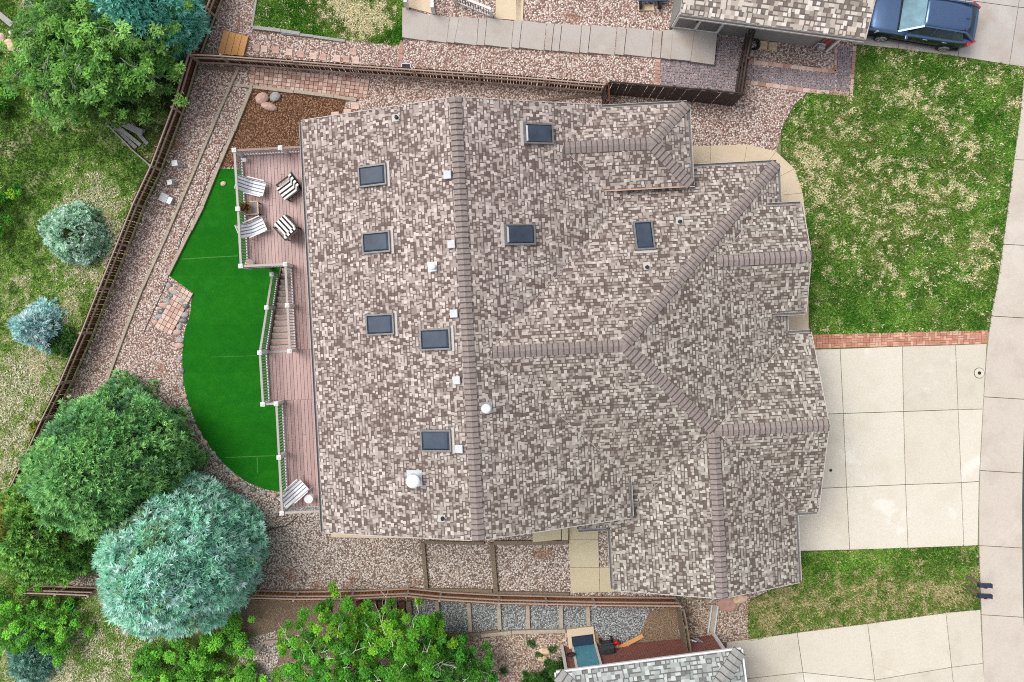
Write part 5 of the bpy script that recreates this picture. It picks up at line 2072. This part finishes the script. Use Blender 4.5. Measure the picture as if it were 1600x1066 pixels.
def bodyprof(x, w, zb_, zt):
    return [(0.0, zb_), (w * .86, zb_), (w * .97, zb_ + .14), (w, zb_ + .34), (w * .985, zt - .12), (w * .93, zt - .03), (w * .80, zt), (w * .4, zt + .025), (0.0, zt + .03)]


stn = [(2.24, .50, .34, .60), (2.20, .68, .26, .66), (2.08, .78, .22, .74), (1.85, .84, .20, .82), (1.45, .87, .19, .89), (1.0, .885, .18, .95), (.75, .89, .18, .97), (0, .89, .18, .98), (-.9, .89, .18, 1.0), (-1.6, .88, .20, 1.03),
       (-1.95, .85, .24, 1.06), (-2.12, .79, .30, 1.04), (-2.22, .66, .36, .90)]
o = loft(stn, bodyprof).build('body', [M['carpaint'], M['carblack']], ct, smooth=True, merge=True)
zt_b, zt_t = .985, 1.43
bel = {'fl': (.92, .80), 'rl': (-2.02, .74)}


def cabin(x, s):
    """Outline of the glasshouse side at height factor s (0 belt, 1 roof)."""
    return x


wb, wt = .80, .60
fb, ft_, rb, rt = .95, .12, -2.05, -1.52
mb = MB()
mb.poly([(fb, wb - .06, zt_b), (fb, -wb + .06, zt_b), (ft_, -wt + .03, zt_t), (ft_, wt - .03, zt_t)][::-1])
mb.build('windscreen', M['winds'], ct)
mb = MB()
mb.poly([(rb, wb - .12, 1.06), (rb, -wb + .12, 1.06), (rt, -wt + .05, zt_t), (rt, wt - .05, zt_t)])
mb.build('rear_window', M['glass'], ct)
for sg in (-1, 1):
    for x0, x1, X0, X1 in ((.62, -.32, .10, -.36), (-.40, -1.22, -.43, -1.12), (-1.30, -1.72, -1.19, -1.45)):
        mb = MB()
        q = [(x0, sg * wb, zt_b + .01), (x1, sg * (wb - .005), zt_b + .02), (X1, sg * (wt + .01), zt_t - .03), (X0, sg * (wt + .01), zt_t - .03)]
        mb.poly(q if sg > 0 else q[::-1])
        mb.build('side_window', M['glass'], ct)
    mb = MB()
    mb.bar((fb + .02, sg * (wb - .02), zt_b - .01), (ft_ + .02, sg * (wt + .005), zt_t), .07, .05)
    mb.bar((ft_ + .02, sg * (wt + .005), zt_t), (rt - .05, sg * (wt + .0), zt_t - .01), .06, .05)
    mb.bar((rt - .03, sg * wt, zt_t - .01), (rb - .02, sg * (wb - .08), 1.05), .10, .06)
    mb.bar((-.36, sg * (wb + .0), zt_b), (-.40, sg * (wt + .01), zt_t - .02), .06, .03, up=(0, 1, 0))
    mb.bar((-1.26, sg * (wb + .0), zt_b + .02), (-1.15, sg * (wt + .01), zt_t - .02), .06, .03, up=(0, 1, 0))
    mb.build('pillar_frame', M['carpaint'], ct)
mb = MB()
mb.hexa([(.90, -.72, .97), (.90, .72, .97), (-2.0, .70, .97), (-2.0, -.70, .97)][::-1], [(.12, -.57, 1.395), (.12, .57, 1.395), (-1.5, .57, 1.395), (-1.5, -.57, 1.395)][::-1])
mb.build('cabin', M['black'], ct)
rs = [(.16, .56), (.02, .60), (-.6, .62), (-1.2, .60), (-1.55, .55), (-1.74, .46)]
mb = MB()
for (xa, wa), (xb, wb2) in zip(rs, rs[1:]):
    za, zb2 = 1.43 + .035 * (1 - ((xa + .7) / 1.1) ** 2) - .02, 1.43 + .035 * (1 - ((xb + .7) / 1.1) ** 2) - .02
    ya, yb = [-wa, -wa * .7, 0, wa * .7, wa], [-wb2, -wb2 * .7, 0, wb2 * .7, wb2]
    dz = [-.03, .015, .03, .015, -.03]
    for i in range(4):
        mb.poly([(xa, ya[i], za + dz[i]), (xb, yb[i], zb2 + dz[i]), (xb, yb[i + 1], zb2 + dz[i + 1]), (xa, ya[i + 1], za + dz[i + 1])][::-1])
rp = mb.build('roof_panel', M['carpaint'], ct, smooth=True, merge=True)
md = rp.modifiers.new('thick', 'SOLIDIFY')
md.thickness = .03
mb = MB()
mb.bar((-1.45, .05, 1.46), (-1.68, .05, 1.53), .02, .02)
mb.build('aerial', M['black'], ct)
for x, wy in ((1.33, .79), (-1.31, .79)):
    for sg in (-1, 1):
        mb = MB()
        mb.tube((x, sg * .70, .31), (x, sg * .905, .31), .32, .32, 28)
        wl = mb.build('wheel', M['rubber'], ct)
        mb = MB()
        mb.tube((x, sg * .88, .31), (x, sg * .912, .31), .215, .215, 24)
        rm = mb.build('rim', M['carblack'], wl)
        mb = MB()
        for k in range(5):
            a = k * 2 * math.pi / 5
            mb.bar((x, sg * .918, .31), (x + .2 * math.cos(a), sg * .918, .31 + .2 * math.sin(a)), .07, .02, up=(0, 1, 0))
        rgp = [Vector((x + .205 * math.cos(a), sg * .918, .31 + .205 * math.sin(a))) for a in [i * math.pi / 12 for i in range(25)]]
        for a, b in zip(rgp, rgp[1:]): mb.tube(a, b, .016, n=6, caps=False)
        mb.build('spokes', M['alloy'], wl)
for sg in (-1, 1):
    mb = MB()
    mb.hexa([(2.13, sg * .52, .60), (2.16, sg * .50, .60), (1.78, sg * .86, .66), (1.75, sg * .84, .66)], [(2.06, sg * .52, .745), (2.10, sg * .50, .74), (1.70, sg * .855, .82), (1.66, sg * .83, .82)])
    mb.build('headlight', M['headlight'], ct)
    mb = MB()
    mb.obox((-2.04, sg * .775, .93), (.16, sg * .10, .0), (-.026, sg * .042, 0), (0, 0, .095))
    mb.build('taillight', M['taillight'], ct, bevel=.02)
    mb = MB()
    mb.obox((.62, sg * .99, 1.0), (.06, sg * .02, 0), (0, .10, 0), (0, 0, .065))
    mb.build('wing_mirror', M['carpaint'], ct, bevel=.03)
    for x in (-.22, -1.02):
        mb = MB()
        mb.bar((x + .09, sg * .905, .86), (x - .09, sg * .905, .87), .02, .03)
        mb.build('handle', M['metal'], ct)
    mb = MB()
    mb.box(-1.9, 1.9, sg * .86 - .035, sg * .86 + .035, .19, .36)
    mb.build('sill_trim', M['carblack'], ct)
mb = MB()
mb.box(.95, 1.02, -.70, .70, .965, 1.0)
mb.build('wiper_cowl', M['black'], ct)

# ================================================================== TREES AND SHRUBS
SPRUCE = [(0.407, 0.765, 0.589), (0.511, 0.836, 0.716), (0.32, 0.651, 0.484), (0.62, 0.836, 0.765), (0.428, 0.825, 0.598)]
conifer('blue_spruce', 'big blue-green spruce at the lower left of the gravel yard', 'tree', -13.8, -10.1, 7.2, 2.98, SPRUCE, 7400, lump=.12, seed=11, L=.34, Wd=.058, pw=2.5, tips=(.36, .58, .36))
GREEN = [(0.246, 0.511, 0.174), (0.329, 0.635, 0.225), (0.184, 0.409, 0.134), (0.389, 0.695, 0.246), (0.246, 0.553, 0.225)]
conifer('round_conifer', 'big rounded mid-green conifer beside the blue spruce at the end of the diagonal fence', 'tree', -16.75, -6.2, 6.8, 3.0, GREEN, 6600, seed=12, L=.29, Wd=.058, pw=2.6, tips=(.20, .42, .20))
DK = [(0.251, 0.523, 0.111), (0.165, 0.376, 0.088), (0.402, 0.659, 0.157), (0.226, 0.451, 0.095)]
conifer('dark_conifer', 'dark olive-green conifer at the left edge below the rounded green tree', 'tree', -19.9, -9.0, 4.6, 2.35, DK, 3000, seed=13, L=.28, Wd=.07, pw=2.6, tips=(.27, .31, .06))
TEAL = [(0.22, 0.604, 0.475), (0.293, 0.75, 0.604), (0.165, 0.475, 0.366), (0.383, 0.841, 0.714)]
conifer('blue_spruce', 'teal blue spruce cut off by the top edge beside the diagonal fence', 'tree', -15.35, 13.3, 6.2, 1.9, TEAL, 2400, seed=14, L=.36, Wd=.07, lump=.2)
SAGE = [(0.538, 0.789, 0.609), (0.413, 0.646, 0.467), (0.664, 0.85, 0.718), (0.359, 0.592, 0.377)]
conifer('spruce_shrub', 'round sage-coloured shrub standing alone in the wild grass', 'shrub', -19.4, 3.95, 2.1, 1.30, SAGE, 1500, seed=15, L=.19, Wd=.05, lump=.2, z0=g(-19.3) - .1)
PALE = [(0.557, 0.85, 0.848), (0.433, 0.708, 0.696), (0.695, 0.85, 0.85), (0.34, 0.594, 0.56)]
conifer('young_spruce', 'small pale blue spiky spruce near the left edge in the wild grass', 'tree', -21.2, -.35, 2.0, .95, PALE, 520, seed=16, L=.34, Wd=.055, lump=.45, pw=1.6)
conifer('spruce_shrub', 'low bluish spruce shrub in the bottom left corner', 'shrub', -21.6, -15.2, 1.6, 1.1, [(.24, .46, .36), (.32, .55, .46), (.17, .35, .26)], 800, seed=17, L=.24, Wd=.05, lump=.3)
PINE = [(0.161, 0.364, 0.063), (0.227, 0.465, 0.089), (0.105, 0.264, 0.051), (0.284, 0.528, 0.126), (0.141, 0.352, 0.063)]
leafy('pine_tree', 'large loose green pine with bare grey twigs at the top left', 'tree', -17.55, 11.6, 4.8, 3.1, PINE, 60000, size=.17, wf=.38, cj=.22, nlimb=13, bark='greywood', seed=21, clump=.5, base=.2, limb_r=.05, nclump=720, twigs=30)
leafy('pine_tree', 'smaller green pine crown beside the heap of weathered boards', 'tree', -16.9, 9.9, 2.8, 1.65, [(.12, .22, .04), (.17, .28, .06), (.09, .17, .035)], 15000, size=.15, wf=.38, cj=.2, nlimb=6, bark='greywood', seed=22, clump=.6, base=.15, limb_r=.03, nclump=170)
BRIGHT = [(.10, .36, .02), (.14, .43, .03), (.07, .27, .018), (.22, .48, .03), (.11, .38, .045)]
leafy('aspen_tree', 'bright green aspen with pale bare limbs at the bottom edge, western stem', 'tree', -7.0, -14.0, 4.6, 2.3, BRIGHT, 46000, size=.088, cj=.22, twigs=26, nlimb=10, bark='palebark', seed=31, clump=.42, limb_r=.045, base=.2, nclump=300)
leafy('aspen_tree', 'bright green aspen with pale bare limbs at the bottom edge, middle stem', 'tree', -4.2, -13.9, 4.9, 2.0, BRIGHT, 38000, size=.088, cj=.22, twigs=22, nlimb=10, bark='palebark', seed=32, clump=.42, limb_r=.045, base=.2, nclump=240)
leafy('aspen_tree', 'darker green young aspen east of the other two, over the grey gravel edge', 'tree', -2.1, -14.6, 3.2, 1.5, [(.07, .28, .03), (.10, .35, .03), (.055, .21, .02)], 23000, size=.085, cj=.2, twigs=12, nlimb=8, bark='palebark', seed=33, clump=.42, limb_r=.035, base=.2, nclump=150)
BUSH = [(0.127, 0.402, 0.037), (0.184, 0.519, 0.05), (0.093, 0.301, 0.029), (0.234, 0.603, 0.059)]
for i, (px, py, r_, h_, lab) in enumerate((
        (40, 950, 1.75, 2.2, 'wide bright green bush in the bottom left under the dark conifer'),
        (105, 975, 1.15, 1.6, 'mid-green bush under the lower left side of the blue spruce'),
        (255, 1025, 1.15, 1.2, 'low green bush in the dry grass at the bottom under the blue spruce'),
        (325, 1000, 1.3, 1.5, 'leafy green bush below the spruce beside the bare dirt'),
        (375, 985, .85, 1.0, 'small green bush at the dirt edge between spruce and bright aspens'),
        (320, 1060, 1.2, 1.2, 'green bush cut off by the bottom edge beside the gravel patch'),
        (388, 1062, .8, .9, 'small green bush at the bottom edge just left of the bright aspens'))):
    p = G(px, py)
    leafy('green_bush', lab, 'bush', p.x, p.y, h_, r_, BUSH, int(7500 * r_), size=.095, cj=.18, nlimb=6, seed=50 + i, clump=.4, group='green bushes at the lower left', limb_r=.02)
EDGE = [(0.077, 0.33, 0.017), (0.121, 0.429, 0.022), (0.264, 0.495, 0.017), (0.066, 0.242, 0.017)]
for i, (px, py, r_, h_, lab) in enumerate(((2, 160, .85, 1.2, 'vivid green bush at the left edge below the corner rocks'), (2, 330, 1.3, 1.5, 'vivid green bush with yellow tips at the left edge beside the round sage shrub'),
                                           (100, 530, .8, .6, 'low dark green ground bush beside the small pale spruce'), (880, 1040, .5, .7, 'small dark green bush at the corner of the brick house'),
                                           (835, 1062, .8, .8, 'dark green bush at the bottom edge left of the brick house'))):
    p = G(px, py)
    leafy('green_bush', lab, 'bush', p.x, p.y, h_, r_, EDGE if i < 2 else [(.035, .12, .015), (.05, .15, .02), (.03, .09, .012)], int(4200 * r_), size=.12, nlimb=5, seed=60 + i, clump=.35, group='green bushes', limb_r=.02)
for i, (px, py) in enumerate(((830, 1005), (843, 1021), (863, 1014), (856, 1034), (787, 1047))):
    p = G(px, py)
    leafy('weed', 'small green weed growing in the tan gravel', 'weed', p.x, p.y, .18, .14, [(.05, .12, .03), (.07, .16, .04)], 160, size=.09, nlimb=4, seed=80 + i, clump=.15, group='weeds in the tan gravel', limb_r=.006, nclump=9)
ivy = leafy('yellow_weed', 'tiny yellow-green weed at the foot of the diagonal fence', 'weed', G(62, 670).x, G(62, 670).y, .4, .35, [(.3, .34, .02), (.12, .2, .02)], 500, size=.10, nlimb=4, seed=91, clump=.2, limb_r=.008, nclump=16)
t = empty('garden_pot', 'green plastic pot half hidden in the bush by the fence at the lower left', 'pot', G(114, 941))
mb = MB()
mb.lathe((0, 0, 0), [(.16, 0), (.22, .34), (.24, .36), (.2, .36), (.17, .1)], 18)
mb.build('body', m_green, t)
mb = MB()
mb.lathe((0, 0, .08), [(.16, 0), (.16, .02)], 16)
mb.build('soil', M['soil'], t)

# ================================================================== GRASS
def grass(name, polys_w, n, length, width, rng, colour, lay=1.0, label=None):
    pts = np.concatenate([scatter(pw_, n_, rng) for pw_, n_ in zip(polys_w, n)])
    N = len(pts)
    z = np.interp(pts[:, 0], _gx, _gz)
    base = np.stack([pts[:, 0], pts[:, 1], z + .008], 1)
    d = np.stack([rng.normal(size=N) * lay, rng.normal(size=N) * lay, .35 + rng.rand(N)], 1)
    V = blades(base, d, length * (.6 + .8 * rng.rand(N)), width * (.6 + .8 * rng.rand(N)), rng)
    return tag(quad_mesh(name, V, colour(pts[:, 0], pts[:, 1], rng), M['blade']), label, None, None, 'stuff')


def lawn_colour(dry_at, base=.0, seed=3, dark=(.045, .165, .012), mid=(.125, .315, .030), lite=(.26, .44, .08), straw=(.76, .69, .42), olive=(.20, .25, .06)):
    """Green turf with straw-coloured clumps, thickest round the given worn places."""
    def f(x, y, rng):
        N = len(x)
        a = vnoise(x, y, .45, seed, 3)
        b = vnoise(x + 40, y, 1.5, seed + 5, 3)
        cl = vnoise(x + 11, y + 5, 4.6, seed + 9, 2) * .75 + vnoise(x * .55, y + 50, 1.5, seed + 11, 2) * .25
        dens = base + .55 * (a - .5)
        for cx, cy, r_, s_ in dry_at: dens = dens + .62 * s_ * np.exp(-((x - cx) ** 2 + (y - cy) ** 2) / r_ ** 2)
        t = b + .14 * rng.normal(size=N)
        c = np.where((t < .47)[:, None], np.array(dark), np.array(mid))
        c = np.where((t > .66)[:, None], np.array(lite), c)
        c = np.where((rng.rand(N) < np.clip(dens * 1.9, 0, .7))[:, None], np.array(olive), c)
        dry = cl + .55 * (dens - .25) + .085 * rng.normal(size=N) > .625
        c = np.where(dry[:, None], np.array(straw) * (.75 + .4 * rng.rand(N, 1)), c)
        return c * (1 + .18 * rng.normal(size=(N, 1)))
    return f


rg = np.random.RandomState(5)
def at(px, py): return tuple(G(px, py)[:2])
dr = [(*at(1300, 205), 1.5, .30), (*at(1270, 235), 1.3, .32), (*at(1345, 200), 1.0, .30), (*at(1330, 290), 1.6, .28), (*at(1285, 300), 1.3, .22), (*at(1370, 110), 1.2, .20), (*at(1450, 100), 1.8, .22), (*at(1530, 120), 1.6, .24),
      (*at(1400, 130), 1.2, .12), (*at(1490, 240), 1.0, .25), (*at(1540, 250), 1.0, .15), (*at(1460, 280), 1.4, .18), (*at(1445, 340), 1.8, .2), (*at(1520, 330), 1.6, .15), (*at(1400, 400), 2.0, .10), (*at(1480, 440), 1.8, .14), (*at(1275, 400), 1.0, .14),
      (*at(1360, 470), 1.4, .08), (*at(1590, 170), 1.0, .2), (*at(1380, 330), 1.5, .14), (*at(1420, 260), 1.2, .12), (*at(1330, 390), 1.4, .12), (*at(1450, 400), 1.4, .12)]
grass('lawn_grass', [np.array(W2(front_lawn))], [105000], .11, .036, rg, lawn_colour(dr, .075, 3), 1.2)
dr = [(*at(1200, 975), 1.3, .42), (*at(1260, 960), 1.3, .40), (*at(1330, 945), 1.3, .40), (*at(1400, 935), 1.3, .38), (*at(1470, 925), 1.3, .34), (*at(1510, 925), 1.2, .3), (*at(1195, 945), 1.0, .3), (*at(1520, 865), .8, .08), (*at(1440, 857), .8, .05)]
grass('lawn_grass', [np.array(W2(side_lawn))], [38000], .11, .036, rg, lawn_colour([(a_, b_, c_, d_ * 1.55) for a_, b_, c_, d_ in dr], .05, 9, straw=(.50, .44, .22)), 1.2)
dr = [(*at(565, 38), .95, .9), (*at(540, 12), 1.0, .7), (*at(595, 15), .8, .7), (*at(500, 0), 1.0, .35)]
grass('lawn_grass', [np.array(W2(back_lawn))], [24000], .11, .036, rg, lawn_colour([(a_, b_, c_, d_ * 1.4) for a_, b_, c_, d_ in dr], .0, 14, straw=(.84, .75, .50)), 1.2)


def wild_colour(x, y, rng):
    N = len(x)
    a = vnoise(x, y, .38, 21, 4)
    b = vnoise(x + 9, y + 3, 1.7, 22, 3)
    extra = np.zeros(N)
    for px, py, r_, s in ((110, 215, 1.8, -.14), (210, 265, 1.6, -.10), (40, 240, 2.0, -.08), (170, 330, 2.2, .10), (120, 300, 1.8, .06), (100, 450, 2.6, .12), (190, 380, 1.4, .08), (60, 560, 2.2, .08), (50, 640, 2.6, .14), (30, 720, 2.0, .14),
                          (110, 560, 1.0, -.12), (30, 410, 1.5, -.05), (200, 1030, 3.0, .14), (100, 1050, 2.0, .12), (30, 90, 1.4, .05)):
        cx, cy = at(px, py)
        extra += s * np.exp(-((x - cx) ** 2 + (y - cy) ** 2) / r_ ** 2)
    cl = vnoise(x + 31, y + 17, 3.6, 23, 2)
    k = a * .40 + b * .22 + (cl - .5) * .55 + .125 + 1.3 * extra + .06 * rng.normal(size=N)
    pal = np.array([(.065, .165, .016), (.15, .34, .032), (.26, .48, .065), (.38, .53, .14), (.60, .57, .34), (.78, .73, .54)])
    i = np.clip(((k - .29) / .42 * 6), 0, 5.999).astype(int)
    return pal[i] * (1 + .22 * rng.normal(size=(N, 1)))


wild_w = np.array(W2([(-80, -60), (366, -60)] + WF[1:] + [(10, 880), (150, 925), (300, 940), (290, 1000), (400, 1030), (360, 1120), (-80, 1120)]))
grass('wild_grass', [wild_w], [150000], .15, .034, rg, wild_colour, .9)
strip = [np.array(W2([(402, 926), (640, 922), (640, 930), (402, 934)]))]
